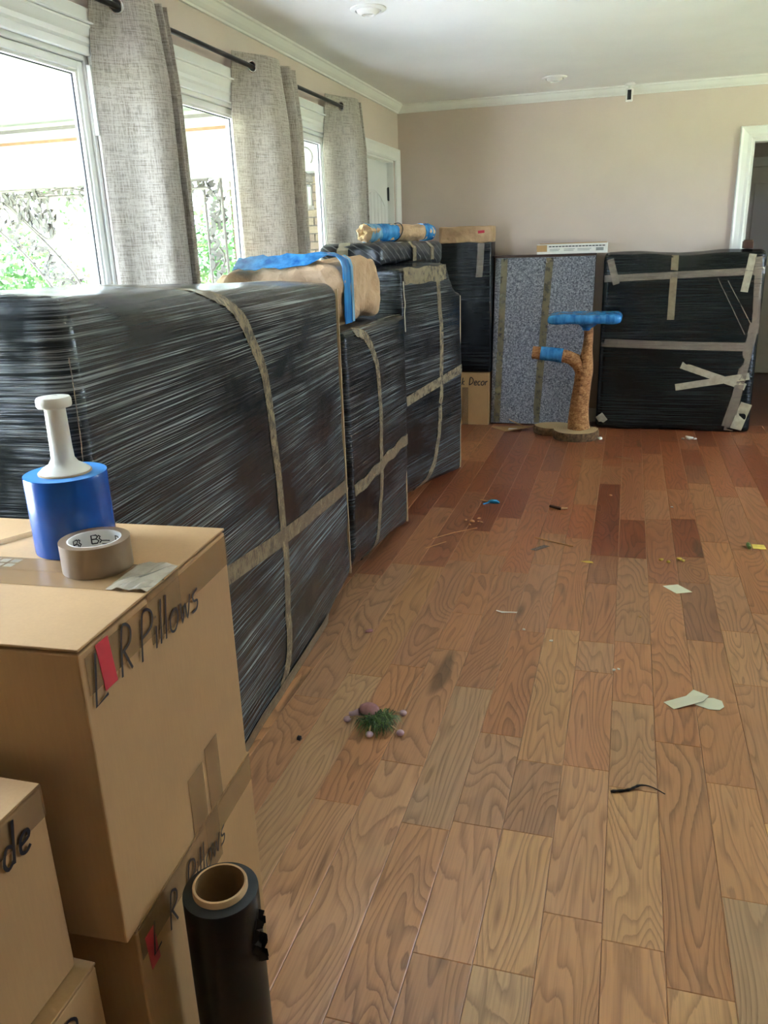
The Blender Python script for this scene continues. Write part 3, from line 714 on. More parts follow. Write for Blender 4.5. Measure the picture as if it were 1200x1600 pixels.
# ------------------------------------------------------------------ ceiling fittings
for (x, y, lb) in ((-1.21, 3.985, 'white round recessed ceiling light nearest the windows'), (-0.557, 6.05, 'white round recessed ceiling light near the back wall')):
    r = empty('recessed_light', (x, y, ZC), 0, lb, 'ceiling light', 'recessed ceiling lights')
    G().lathe([(0.082, 0), (0.082, -0.004), (0.076, -0.009), (0.060, -0.011), (0.056, -0.006), (0.056, 0)], 36, close=True).build('trim_ring', 'trim', r, True)
    G().lathe([(0.056, -0.002), (0.05, -0.016), (0.036, -0.026), (0.030, -0.027), (0.028, -0.018), (0.0, -0.016)], 32).build('eyeball', 'trim', r, True)
    G().lathe([(0.026, -0.0185), (0.022, -0.022), (0, -0.0235)], 24).build('lens', 'grey_led', r, True)
sc_ = empty('security_camera', (-0.078, YB-0.115, ZC), 0, 'small white security camera with black lens face hung at the crown moulding', 'camera')
G().lathe([(0.0, 0), (0.036, 0), (0.036, -0.005), (0.03, -0.011), (0.012, -0.014), (0.0, -0.014)], 24).build('mount_disc', 'trim', sc_, True)
G().tube([(0, 0, -0.012), (0, 0.004, -0.034)], [0.008, 0.006], 10).build('swivel_neck', 'trim', sc_, True)
box('camera_body', (-0.024, -0.018, -0.116), (0.024, 0.022, -0.032), 'trim', sc_, 0.009, 3)
box('lens_face', (-0.0135, -0.0205, -0.106), (0.0135, -0.014, -0.042), 'slot', sc_, 0.003)

# ------------------------------------------------------------------ stretch-wrapped furniture
class Wrap:
    """a film-wrapped block: local +X faces the room, Y runs along it, Z up. sec(s) -> dict of profile values"""
    NB, NC, NF, NT, NK = 4, 7, 20, 10, 4
    def __init__(s, L, depth, sec, amp=0.006, seed=0, endr=0.03):
        s.L, s.D, s.sec, s.amp, s.seed, s.endr = L, depth, sec, amp, seed, endr
    def ring(s, y):
        q = s.sec(y/s.L); xf, xt, zb, zt, rb, rt, bulge = (q.get(k, d) for k, d in (('xf', 0), ('xt', None), ('zb', 0.0), ('zt', 1.0), ('rb', 0.03), ('rt', 0.05), ('bulge', 0.0)))
        if xt is None: xt = xf
        e = min(y, s.L-y); 
        sh = 0 if e >= s.endr else s.endr*(1-math.sqrt(max(0, 1-(1-e/s.endr)**2)))
        sh0 = sh if y < s.L/2 else sh*q.get('farsharp', 1.0)
        xb = -s.D+sh*0.3; xf -= sh0; xt -= sh0; zt -= sh0*0.7
        P = []
        for k in range(s.NB): P.append((xb+(xf-rb-xb)*k/s.NB, zb))
        for k in range(s.NC):
            a = -math.pi/2+math.pi/2*k/s.NC; P.append((xf-rb+rb*math.cos(a), zb+rb+rb*math.sin(a)))
        for k in range(s.NF):
            t = k/s.NF; P.append((xf+(xt-xf)*t+bulge*math.sin(math.pi*t), zb+rb+(zt-rt-zb-rb)*t))
        for k in range(s.NC):
            a = math.pi/2*k/s.NC; P.append((xt-rt+rt*math.cos(a), zt-rt+rt*math.sin(a)))
        for k in range(s.NT): P.append((xt-rt+(xb-xt+rt)*k/s.NT, zt+0.012*math.sin(math.pi*k/s.NT)))
        for k in range(s.NK): P.append((xb, zt+(zb-zt)*k/s.NK))
        return P
    def disp(s, x, y, z):
        return s.amp*(nz((x, y*1.2, z*3), 2.2, (s.seed, 3, 7))+0.5*nz((x*2, y*2, z*7), 3.0, (1, s.seed, 2)))
    def pt(s, y, f, off=0.0):
        """f: fractional ring index"""
        P = s.ring(y); n = len(P); i = int(f) % n; t = f-int(f); a = P[i]; b = P[(i+1) % n]
        x, z = a[0]+(b[0]-a[0])*t, a[1]+(b[1]-a[1])*t; tx, tz = b[0]-a[0], b[1]-a[1]; l = math.hypot(tx, tz) or 1; nx, nzv = tz/l, -tx/l
        d = s.disp(x, y, z)+off
        return Vector((x+nx*d, y, z+nzv*d)), Vector((nx, 0, nzv))
    F0 = 4+7; F1 = 4+7+20
    def zf(s, y, z):
        """ring index on the front face for height z"""
        P = s.ring(y); best = s.F0
        for i in range(s.NB, s.NB+s.NC+s.NF+s.NC):
            a, b = P[i][1], P[i+1][1]
            if a <= z <= b and b > a: return i+(z-a)/(b-a)
        return s.F1+s.NC
    def build(s, name, mat, parent, ny=60):
        ys = sorted(set([0, s.L]+[s.L*k/ny for k in range(ny+1)]+[s.endr*k/5 for k in range(6)]+[s.L-s.endr*k/5 for k in range(6)]))
        vs = []; n = len(s.ring(0)); fs = []
        for y in ys:
            for i in range(n): vs.append(s.pt(y, i)[0])
        for r in range(len(ys)-1):
            for i in range(n):
                j = (i+1) % n; fs.append((r*n+i, r*n+j, r*n+n+j, r*n+n+i))
        # end caps as quads strips between front and back is fine as ngons
        fs.append(tuple(range(n))); fs.append(tuple((len(ys)-1)*n+i for i in range(n)))
        return G().add(vs, fs).build(name, mat, parent, True)
    def tape(s, parent, path, width=0.05, mat='tape', name='tape_strip', off=0.0015):
        """path: list of (y, ring index)"""
        pts = []; nr = []
        for y, f in path:
            p, n_ = s.pt(y, f, off); pts.append(p); nr.append(n_)
        side = []
        for i in range(len(pts)):
            t = (pts[min(i+1, len(pts)-1)]-pts[max(i-1, 0)]).normalized(); sd = t.cross(nr[i]); side.append(sd.normalized())
        g = G(); g.strip(pts, side, nr, width, 0.0007); return g.build(name, mat, parent, True)
def wobble(v, k, a): return v+a*math.sin(k*1.7)+a*0.6*math.sin(k*3.3+1)

# 1: the nearest and longest package
r1 = math.atan2(-0.121, 1.80)
w1 = empty('wrapped_furniture', (-0.972, 1.245, 0), -r1*1.0, 'largest black film-wrapped furniture behind the pillow carton, crossed with tan tape', 'package', 'black film-wrapped furniture')
w1.rotation_euler = (0, 0, math.atan2(0.121, 1.80))
W1 = Wrap(1.83, 0.50, lambda t: dict(zt=1.362-0.069*t, rt=0.05+0.05*math.sin(math.pi*t), rb=lerp_table([(0, .03), (0.8, .03), (0.86, .06), (1, .07)], t), zb=lerp_table([(0, 0.004), (0.8, 0.004), (1.0, 0.03)], t), bulge=0.012*math.sin(math.pi*t), xt=-0.005, farsharp=0.25), 0.006, 1, 0.05)
W1.build('film_wrap', 'film_streaky', w1, 80)
vt = [(1.93, 0), (1.90, .1), (2.10, 1.0)]
path = []
for (y, z) in crom([(0.90, 0.03, 0), (0.985, 0.12, 0), (1.0, 0.35, 0), (1.0, 0.7, 0), (0.985, 1.0, 0), (0.945, 1.12, 0), (0.87, 1.22, 0), (0.80, 1.285, 0), (0.73, 1.318, 0)], 6) and [(p[0], p[1]) for p in crom([(0.90, 0.03, 0), (0.985, 0.12, 0), (1.0, 0.35, 0), (1.0, 0.7, 0), (0.985, 1.0, 0), (0.945, 1.12, 0), (0.87, 1.22, 0), (0.80, 1.285, 0), (0.73, 1.318, 0)], 6)]:
    path.append((y, W1.zf(y, z)))
e = path[-1]; path += [(e[0]-0.02*k, e[1]+0.9*k) for k in range(1, 12)]
W1.tape(w1, path, 0.052)
hp = [(y, W1.zf(y, 0.62-0.02*math.sin(y*2)-0.155*max(0, y-0.45)/1.35)) for y in [1.795*k/40 for k in range(41)]]
W1.tape(w1, hp, 0.055, off=0.0035)
W1.tape(w1, [(0.25+1.2*k/30, W1.zf(0.25+1.2*k/30, 0.028)) for k in range(31)], 0.045, off=0.004)
g = G(); g.box((-0.012, 1.828, 0.06), (-0.002, 1.834, 1.27)); g.build('cardboard_edge', 'card_edge', w1)
W1.tape(w1, [(0.012+0.0004*k, W1.zf(0.02, 0.75+0.02*k)) for k in range(26)], 0.003, 'tape_clear', 'edge_glint', 0.003)  # pale strip stands in for the highlight along the near edge

# 2: the shorter package behind it
w2 = empty('wrapped_furniture', (-1.087, 3.09, 0), 0, 'shorter black film-wrapped furniture under the brown paper bundle', 'package', 'black film-wrapped furniture')
w2.rotation_euler = (0, 0, math.atan2(-0.022, 0.76))
W2 = Wrap(0.815, 0.50, lambda t: dict(zt=1.10-0.004*t, xf=0.0, xt=0.012*t, rb=lerp_table([(0, .15), (0.75, .09), (1, .03)], t), zb=0.004, rt=lerp_table([(0, .04), (.6, .05), (1, .02)], t), bulge=0.008, farsharp=0.15), 0.006, 5, 0.03)
W2.build('film_wrap', 'film', w2, 50)
P2 = [(p[0], p[1]) for p in crom([(0.21, 0.03, 0), (0.32, 0.10, 0), (0.38, 0.3, 0), (0.395, 0.6, 0), (0.39, 0.85, 0), (0.34, 0.97, 0), (0.25, 1.05, 0), (0.13, 1.085, 0)], 6)]
W2.tape(w2, [(y, W2.zf(y, z)) for y, z in P2], 0.045)
W2.tape(w2, [(0.81*k/24, W2.zf(0.81*k/24, 0.42+0.06*k/24+0.006*math.sin(k))) for k in range(25)], 0.055, off=0.0035)
box('cardboard_edge', (-0.004, 0.812, 0.02), (0.004, 0.818, 1.085), 'card_edge', w2)
W2.tape(w2, [(0.55+0.010*k, W2.zf(0.6, 1.12)) for k in range(26)], 0.010, 'tape_crumple', 'top_edge_tape', 0.003)

# 3: the package with the sloping shoulder
w3 = empty('wrapped_furniture', (-1.152, 4.20, 0), 0, 'black film-wrapped furniture with a sloping shoulder, farthest along the window wall', 'package', 'black film-wrapped furniture')
w3.rotation_euler = (0, 0, math.atan2(-0.157, 0.82))
L3 = 0.835
W3 = Wrap(L3, 0.55, lambda t: dict(zt=lerp_table([(0, 1.305), (0.70, 1.315), (0.755, 1.30), (0.80, 1.24), (0.86, 1.175), (0.93, 1.14), (1, 1.128)], t), rb=lerp_table([(0, .16), (0.6, .10), (1, .03)], t), zb=lerp_table([(0, 0.004), (1, 0.004)], t), rt=lerp_table([(0, .03), (1, .02)], t), bulge=0.01, farsharp=0.15), 0.007, 9, 0.025)
W3.build('film_wrap', 'film', w3, 64)
P3 = [(p[0], p[1]) for p in crom([(0.22, 0.03, 0), (0.36, 0.10, 0), (0.45, 0.25, 0), (0.50, 0.5, 0), (0.515, 0.8, 0), (0.51, 1.1, 0), (0.48, 1.29, 0)], 6)]
W3.tape(w3, [(y, W3.zf(y, z)) for y, z in P3], 0.05)
W3.tape(w3, [(0.83*k/24, W3.zf(0.83*k/24, 0.60+0.07*k/24)) for k in range(25)], 0.055, off=0.0035)
W3.tape(w3, [(0.04+0.57*k/24, W3.zf(0.04+0.57*k/24, 1.262+0.004*math.sin(k*0.6))) for k in range(25)], [0.085+0.004*math.sin(k*0.7) for k in range(25)], 'tape', 'crumpled_tape', 0.004)
W3.tape(w3, [(0.03+0.003*math.sin(k), W3.zf(0.03, 0.98+0.02*k)) for k in range(14)], 0.012, 'tape_crumple', 'edge_tape', 0.004)
box('cardboard_edge', (-0.006, L3-0.002, 0.02), (0.002, L3+0.004, 1.115), 'card_edge', w3)

# quilted black pad on the third package, paper roll on the pad
def blob_box(name, lo, hi, mat, parent, seg=(10, 10, 6), r=0.04, amp=0.012, sc_n=5.0, seed=0, mod=None):
    """rounded, crumpled box surface"""
    c = [(a+b)/2 for a, b in zip(lo, hi)]; h = [(b-a)/2 for a, b in zip(lo, hi)]
    bm = bmesh.new(); bmesh.ops.create_cube(bm, size=2.0)
    bmesh.ops.subdivide_edges(bm, edges=list(bm.edges), cuts=seg[0], use_grid_fill=True)
    for v in bm.verts:
        p = Vector((v.co.x*h[0], v.co.y*h[1], v.co.z*h[2]))
        q = Vector([max(-h[i]+r, min(h[i]-r, p[i])) for i in range(3)]); d = p-q
        p = q+(d.normalized()*r if d.length > 1e-6 else d)
        nrm = Vector((v.co.x**5, v.co.y**5, v.co.z**5)).normalized() if v.co.length else Vector((0, 0, 1))
        p += nrm*amp*(noise.noise(p*sc_n+Vector((seed, 0, 3)))+0.6*noise.noise(p*sc_n*2.7+Vector((2, seed, 0))))
        if mod: p = mod(p, h)
        v.co = p+Vector(c)
    me = bpy.data.meshes.new(name); bm.to_mesh(me); bm.free(); me.materials.append(M[mat]); me.polygons.foreach_set('use_smooth', [True]*len(me.polygons))
    o = bpy.data.objects.new(name, me); return link(o, parent)
pad = empty('quilted_pad', (-1.395, 4.79, 1.322), 0, 'flat quilted black moving pad lying on the sloping-shoulder package', 'pad'); pad.rotation_euler = (0, 0, math.atan2(-0.157, 0.9))
def padmod(p, h):
    k = max(0, (p.x/h[0])); kk = max(0, -p.y/h[1]-0.2)
    if p.z < 0: p.z -= 0.012*k*kk+0.05*max(0, p.y/h[1]-0.35)*max(0, p.x/h[0]+0.2)
    return p
blob_box('pad_body', (-0.20, -0.45, 0.006), (0.19, 0.44, 0.112), 'pad', pad, (20, 1, 1), 0.04, 0.012, 6, 3, padmod)
def band(parent, name, mat, lo, hi, axis_t, t, wd, off=0.004):
    """tape band around a box (lo,hi) at position t along axis"""
    (x0, y0, z0), (x1, y1, z1) = lo, hi; o = off
    if axis_t == 'y': pts = [(x1+o, t, z0), (x1+o, t, z1-0.03), (x1-0.03, t, z1+o), (x0+0.03, t, z1+o), (x0-o, t, z1-0.03), (x0-o, t, z0)]; sd = (0, 1, 0); nr = [(1, 0, 0), (1, 0, 0), (0, 0, 1), (0, 0, 1), (-1, 0, 0), (-1, 0, 0)]
    else: pts = [(t, y0-o, z0), (t, y0-o, z1-0.03), (t, y0+0.03, z1+o), (t, y1-0.03, z1+o), (t, y1+o, z1-0.03), (t, y1+o, z0)]; sd = (1, 0, 0); nr = [(0, -1, 0), (0, -1, 0), (0, 0, 1), (0, 0, 1), (0, 1, 0), (0, 1, 0)]
    g = G(); g.strip(pts, sd, nr, wd, 0.001); return g.build(name, mat, parent)
plo, phi = (-0.20, -0.45, 0.01), (0.19, 0.44, 0.112)
band(pad, 'tape_strip', 'tape', plo, phi, 'y', -0.02, 0.05, 0.006); band(pad, 'tape_strip', 'tape', plo, phi, 'y', 0.24, 0.05, 0.006); band(pad, 'tape_strip', 'tape_crumple', plo, phi, 'x', -0.04, 0.07, 0.008)
# brown paper roll with blue film bands
ra, rb_ = Vector((-1.45, 4.56, 1.492)), Vector((-1.215, 5.12, 1.492)); ax = rb_-ra
pr = empty('paper_roll', tuple(ra), 0, 'rolled brown paper bundle with blue film bands on the quilted pad', 'bundle')
def cyl_crumple(g, a, d, r0, n, m, amp, seed, mi=0, squash=0.9):
    u = d.normalized(); s = Vector((u.y, -u.x, 0)).normalized(); w_ = s.cross(u); vs = []; fs = []
    for i in range(m+1):
        t = i/m; c = a+d*t
        for k in range(n):
            an = 2*math.pi*k/n; r = r0*(1+amp*noise.noise(Vector((math.cos(an)*1.8, math.sin(an)*1.8, t*7+seed))))
            vs.append(c+s*math.cos(an)*r+w_*math.sin(an)*r*squash)
    for i in range(m):
        for k in range(n):
            l = (k+1) % n; fs.append((i*n+k, i*n+l, i*n+n+l, i*n+n+k))
    fs.append(tuple(range(n))); fs.append(tuple(m*n+k for k in range(n))); g.add(vs, fs, mi)
g = G(); cyl_crumple(g, Vector((0, 0, 0)), ax, 0.052, 28, 40, 0.22, 2); g.build('paper', 'paper', pr, True)
for t0, t1, mt in ((0.02, 0.16, 'bluefilm_thin'), (0.16, 0.42, 'bluefilm'), (0.86, 1.0, 'bluefilm')):
    g = G(); cyl_crumple(g, ax*(t0-0.004), ax*(t1-t0+0.008), 0.056, 28, 10, 0.14, t0*5); g.build('blue_band', mt, pr, True)
g = G(); u = ax.normalized(); s_ = Vector((u.y, -u.x, 0)).normalized(); w2_ = s_.cross(u); vs = []; fs = []
for i, (d_, r_) in enumerate(((0.004, 0.052), (-0.012, 0.046), (-0.022, 0.030), (-0.014, 0.012), (-0.002, 0.004))):
    for k in range(18):
        an = 2*math.pi*k/18; rr_ = r_*(1+0.28*math.sin(an*5+i*0.6)*(1 if i else 0.2)); vs.append(u*(d_+0.006*math.sin(an*3+i))+s_*math.cos(an)*rr_+w2_*math.sin(an)*rr_*0.9)
for i in range(4):
    for k in range(18): l = (k+1) % 18; fs.append((i*18+k, i*18+l, i*18+18+l, i*18+18+k))
fs.append(tuple(72+k for k in range(18))); g.add(vs, fs).build('twisted_paper_end', 'paper', pr, True)
tt = 0.45; u = ax.normalized(); s = Vector((u.y, -u.x, 0)).normalized(); w_ = s.cross(u)
G().tube([ax*tt+u*0.03*math.sin(q)+s*0.0575*math.cos(q)+w_*0.053*math.sin(q) for q in [2*math.pi*k/24 for k in range(24)]], 0.003, 6, closed=True).build('black_cord', 'black', pr, True)

# brown paper bundle with a blue film band on the shorter package
pb = empty('paper_bundle', (-1.425, 3.45, 1.122), 0, 'large brown paper bundle with blue film band on the shorter black package', 'bundle')
def pbmod(p, h):
    if p.x > 0 and p.z > 0: p.z += 0.012*noise.noise(p*6)
    p.z += 0.02*(p.x/h[0])*(1 if p.z > 0 else 0)
    if p.x < -h[0]*0.5 and p.z > 0: p.z -= 0.03*((-p.x/h[0]-0.5)*2)**2
    return p
blob_box('paper', (-0.29, -0.29, 0.0), (0.30, 0.29, 0.235), 'paper', pb, (22, 1, 1), 0.05, 0.034, 6, 8, pbmod)
g = G(); pts = []; nr = []
for k in range(25):
    a = k/24
    if a < 0.25: q = (0.312, -0.215, 0.0+0.22*a/0.25); n_ = (1, 0, 0)
    elif a < 0.35: b = (a-0.25)/0.1*math.pi/2; q = (0.27+0.042*math.cos(b), -0.215, 0.222+0.046*math.sin(b)); n_ = (math.cos(b), 0, math.sin(b))
    else: b = (a-0.35)/0.65; q = (0.27-0.42*b, -0.222-0.060*min(1, b*4), 0.280-0.02*min(1, b*4)-0.012*b); n_ = (0, -0.55*min(1, b*4), 1-0.17*min(1, b*4))
    pts.append(q); nr.append(n_)
sds = [(0, 1, 0) if n_[1] == 0 else tuple(Vector((0, n_[2], -n_[1])).normalized()) for n_ in nr]; g.strip(pts, sds, nr, [0.088+0.014*math.sin(k*1.3)+0.008*math.sin(k*2.9) for k in range(25)], 0.003); g.build('blue_band', 'bluefilm', pb, True)
g = G(); g.strip([(p[0]+0.004, p[1]+0.055, p[2]+0.003) for p in pts[:9]], (0, 1, 0), nr[:9], 0.03, 0.002); g.build('loose_film', 'bluefilm_thin', pb, True)

# ------------------------------------------------------------------ things along the back wall
# carton with a tall wrapped piece on it
def handwriting(parent, text, origin, ux, uz, nrm, size, width=0.004, mat='ink', slant=0.15, spacing=1.0):
    """marker strokes; each letter a part"""
    F = {'L': ([[(0.1, 1), (0.05, 0), (0.45, 0.05)]], .6), 'R': ([[(0.1, 0), (0.15, 1), (0.45, .9), (0.45, .6), (0.12, .5)], [(0.2, .5), (0.5, 0)]], .65), 'P': ([[(0.1, 0), (0.15, 1), (0.5, .92), (0.5, .6), (0.13, .5)]], .6),
         'i': ([[(0.08, .5), (0.08, 0)], [(0.08, .68), (0.08, .72)]], .22), 'l': ([[(0.08, 1), (0.06, 0)]], .22), 'o': ([[(0.2, .5), (0.04, .35), (0.06, .08), (0.24, 0), (0.38, .2), (0.34, .45), (0.2, .5)]], .48),
         'w': ([[(0.02, .5), (0.12, 0), (0.24, .4), (0.36, 0), (0.48, .52)]], .56), 's': ([[(0.3, .5), (0.08, .42), (0.12, .26), (0.3, .2), (0.26, .02), (0.04, 0)]], .4), 'D': ([[(0.1, 0), (0.1, .9), (0.45, .75), (0.5, .3), (0.1, 0)]], .65),
         'e': ([[(0.05, .25), (0.32, .3), (0.28, .48), (0.08, .42), (0.06, .1), (0.22, 0), (0.36, .08)]], .44), 'c': ([[(0.32, .44), (0.12, .46), (0.04, .2), (0.16, 0), (0.34, .06)]], .42), 'r': ([[(0.06, .5), (0.06, 0)], [(0.06, .3), (0.2, .5), (0.32, .46)]], .38),
         'k': ([[(0.06, .9), (0.06, 0)], [(0.3, .5), (0.08, .25), (0.34, 0)]], .42), 'd': ([[(0.36, 1), (0.34, 0)], [(0.34, .4), (0.14, .5), (0.04, .2), (0.16, 0), (0.34, .1)]], .5), 'x': ([[(0.04, .5), (0.34, 0)], [(0.34, .5), (0.04, 0)]], .42), ' ': ([], .45)}
    o = Vector(origin); ux, uz, nrm = Vector(ux).normalized(), Vector(uz).normalized(), Vector(nrm).normalized(); cx_ = 0
    for ch in text:
        st, adv = F[ch]
        if st:
            g = G()
            for poly in st:
                pp = crom([(a, b, 0) for a, b in poly], 4) if len(poly) > 3 else [Vector((a, b, 0)) for a, b in poly]
                P3_ = [o+ux*((cx_+q.x+slant*q.y)*size*spacing)+uz*(q.y*size)+nrm*0.0024 for q in pp]
                sd = []
                for i in range(len(P3_)):
                    t = (P3_[min(i+1, len(P3_)-1)]-P3_[max(i-1, 0)]); t = t.normalized() if t.length > 1e-9 else uz; sd.append(t.cross(nrm).normalized())
                g.strip(P3_, sd, nrm, width, 0.0003)
            g.build('letter', mat, parent)
        cx_ += adv
def carton(name, lo, hi, label, cat='box', rz=0, org=None, seam='x', gap=0.004, group='kraft moving cartons', mat='card'):
    """closed carton: four side panels, two top flaps with an open seam, bottom"""
    ox, oy, oz = org if org else ((lo[0]+hi[0])/2, (lo[1]+hi[1])/2, lo[2])
    root = empty(name, (ox, oy, oz), rz, label, cat, group)
    hx, hy, h = (hi[0]-lo[0])/2, (hi[1]-lo[1])/2, hi[2]-lo[2]
    G().box((-hx, -hy, 0), (hx, hy, h-0.0075)).build('carton_body', mat, root, bevel=0.003)
    if seam == 'x':
        box('top_flap', (-hx-0.0005, -hy, h-0.004), (hx+0.0005, -gap/2, h), mat, root, 0.0012); box('top_flap', (-hx-0.0005, gap/2, h-0.004), (hx+0.0005, hy, h), mat, root, 0.0012)
    else:
        box('top_flap', (-hx, -hy-0.0005, h-0.004), (-gap/2, hy+0.0005, h), mat, root, 0.0012); box('top_flap', (gap/2, -hy-0.0005, h-0.004), (hx, hy+0.0005, h), mat, root, 0.0012)
    return root, hx, hy, h
sb, hx, hy, h = carton('moving_carton', (-1.42, 6.40, 0), (-1.035, 6.62, 0.425), 'small kraft carton on the floor under the tall black wrapped piece')
handwriting(sb, 'k Decor', (-0.06+0.03, -hy, h-0.10), (1, 0, 0), (0, 0, 1), (0, -1, 0), 0.066, 0.0075)
g = G(); g.strip([(0.0, -hy-0.001, 0.0), (0.0, -hy-0.001, h-0.12)], (1, 0, 0), (0, -1, 0), 0.05, 0.0006); g.build('tape_strip', 'tape_kraft', sb)
tb = empty('wrapped_board', (-1.225, 6.50, 0.428), 0, 'tall black film-wrapped piece with kraft top standing on the small carton', 'package')
WT = Wrap(0.40, 0.20, lambda t: dict(zt=1.02, rt=0.01, rb=0.01, zb=0.004), 0.004, 12, 0.012)
tw = WT.build('film_wrap', 'film_smooth', tb, 30); tw.rotation_euler = (0, 0, -math.pi/2); tw.location = (-0.2, -0.11, 0)
blob_box('kraft_top', (-0.205, -0.115, 0.99), (0.205, 0.095, 1.112), 'paper', tb, (14, 1, 1), 0.012, 0.006, 8, 4)
g = G(); g.strip([(0.125+0.0, -0.1165, 0.985), (0.115, -0.1165, 0.80), (0.108, -0.1165, 0.735)], (1, 0, 0), (0, -1, 0), 0.052, 0.0008); g.build('tape_strip', 'tape_clear', tb)
g = G(); g.strip([(0.10, -0.1195, 1.065), (0.15, -0.1195, 1.068)], (0, 0, 1), (0, -1, 0), 0.02, 0.0008); g.build('red_mark', 'red', tb)

# grey speckled blanket panel
qp = empty('blanket_panel', (-0.62, 6.47, 0), 0, 'flat panel wrapped in a grey speckled moving blanket against the back wall', 'package')
g = G(); nx_, nz_ = 40, 44; vs = []; fs = []
def qf(u, z): # front ripple
    return 0.010*nz((u*2.2, z*0.5, 1), 2.0)+0.012*nz((u*5, z*0.6, 4), 1.6)*max(0, (0.9-z))-0.008*abs(math.sin(u*9+1))*max(0, .6-z)
for j in range(nz_+1):
    z = 0.012+1.283*j/nz_
    for i in range(nx_+1):
        u = -0.385+0.755*i/nx_; vs.append((u-0.02*(1-z/1.3), -0.03+0.06*z/1.3-qf(u, z)-0.0, z))
m_ = nx_+1
for j in range(nz_):
    for i in range(nx_): fs.append((j*m_+i, j*m_+i+1, j*m_+m_+i+1, j*m_+m_+i))
b = len(vs); vs += [(p[0], 0.07+0.06*p[2]/1.3, p[2]) for p in vs[:b]]
for j in range(nz_):
    for i in range(nx_): fs.append((b+j*m_+i, b+j*m_+m_+i, b+j*m_+m_+i+1, b+j*m_+i+1))
for i in range(nx_): fs += [(i, b+i, b+i+1, i+1), (nz_*m_+i, nz_*m_+i+1, b+nz_*m_+i+1, b+nz_*m_+i)]
for j in range(nz_): fs += [(j*m_, j*m_+m_, b+j*m_+m_, b+j*m_), (j*m_+nx_, b+j*m_+nx_, b+j*m_+m_+nx_, j*m_+m_+nx_)]
g.add(vs, fs); g.build('blanket', 'quilt', qp, True)
for u0, u1, wd in ((-0.335, -0.315, 0.05), (-0.02, 0.03, 0.055)):
    g = G(); pts = [(u1+(u0-u1)*(1-k/24)-0.02*(1-(0.02+1.27*k/24)/1.3), -0.036+0.06*(0.02+1.27*k/24)/1.3-qf(u1, 0.02+1.27*k/24), 0.02+1.27*k/24) for k in range(25)]
    g.strip(pts, (1, 0, 0), (0, -1, 0), wd, 0.001); g.build('tape_strip', 'tape_olive', qp, True)
box('dark_top_rail', (-0.40, 0.025, 1.298), (0.37, 0.13, 1.315), 'darkwood', qp, 0.003)
# white slotted box on top of the blanket panel
vb = empty('slotted_box', (-0.428, 6.53, 1.316), 0, 'long white printed box with black slots lying on the blanket panel', 'box')
box('box_body', (-0.26, -0.05, 0), (0.258, 0.05, 0.072), 'white', vb, 0.002)
box('cardboard_end', (-0.2625, -0.0515, 0.018), (-0.185, -0.045, 0.066), 'card', vb, 0.001)
for k in range(17): box('slot', (-0.172+k*0.0245, -0.0512, 0.050), (-0.152+k*0.0245, -0.045, 0.057), 'slot', vb)
for k, (u, ww) in enumerate(((-0.165, 0.075), (-0.06, 0.08), (0.04, 0.10))):
    for r in range(2): box('printed_line', (u, -0.0506, 0.022+r*0.010), (u+ww*(1 if r else .9), -0.049, 0.026+r*0.010), 'print', vb)
box('printed_badge', (0.175, -0.0506, 0.018), (0.23, -0.049, 0.040), 'print', vb)
box('lid_edge', (-0.24, -0.052, 0.072), (0.25, 0.05, 0.078), 'card', vb, 0.001)

# big black parcel on the right
bp = empty('wrapped_parcel', (0.37, 6.44, 0), 0, 'wide flat black film-wrapped parcel with tan tape standing by the doorway', 'package')
WPb = Wrap(1.12, 0.17, lambda t: dict(zt=1.30+0.004*math.sin(t*9), xf=0.05, xt=0.0, rt=0.03, rb=0.03, zb=0.004, bulge=0.03*math.sin(math.pi*t)-0.015), 0.016, 21, 0.05)
pbo = WPb.build('film_wrap', 'film_right', bp, 70)
# local frame of the Wrap: X out of the wall -> world -Y ; Y along -> world +X
pbo.rotation_euler = (0, 0, -math.pi/2); pbo.location = (-0.56, 0, 0)
def bp_tape(path, width, mat, name='tape_strip', off=0.003):
    o = WPb.tape(bp, [(y, WPb.zf(y, z)) for y, z in path], width, mat, name, off); o.rotation_euler = (0, 0, -math.pi/2); o.location = (-0.56, 0, 0); return o
ln_ = lambda a, b, n=16: [(a[0]+(b[0]-a[0])*k/n, a[1]+(b[1]-a[1])*k/n) for k in range(n+1)]
bp_tape(ln_((0.01, 1.13), (1.11, 1.165), 30), 0.05, 'tape_clear'); bp_tape(ln_((0.01, 0.66), (1.06, 0.63), 30), 0.06, 'tape_clear')
bp_tape(ln_((0.50, 1.29), (0.50, 0.83)), 0.05, 'tape'); bp_tape(ln_((0.045, 1.27), (0.10, 1.09)), 0.05, 'tape_clear')
bp_tape(ln_((0.60, 0.50), (1.06, 0.34)), 0.05, 'tape_crumple'); bp_tape(ln_((0.57, 0.335), (1.08, 0.42)), 0.05, 'tape_crumple')
bp_tape(ln_((0.97, 0.02), (1.08, 0.80)), 0.065, 'tape_clear'); bp_tape(ln_((1.02, 1.28), (0.985, 1.02)), 0.05, 'tape_crumple'); bp_tape(ln_((1.06, 1.26), (1.09, 0.72)), 0.05, 'tape_clear')
bp_tape(ln_((1.02, 0.03), (1.08, 0.22)), 0.08, 'tape_crumple', 'crumpled_tape'); bp_tape(ln_((0.02, 0.06), (0.07, 0.10)), 0.07, 'tape_crumple', 'crumpled_tape')
bp_tape(ln_((0.93, 0.05), (1.06, 0.60)), 0.02, 'tape_clear'); bp_tape(ln_((0.80, 1.12), (1.02, 0.72)), 0.006, 'tape_clear', 'film_ridge'); bp_tape(ln_((0.87, 1.10), (1.05, 0.80)), 0.006, 'tape_clear', 'film_ridge')
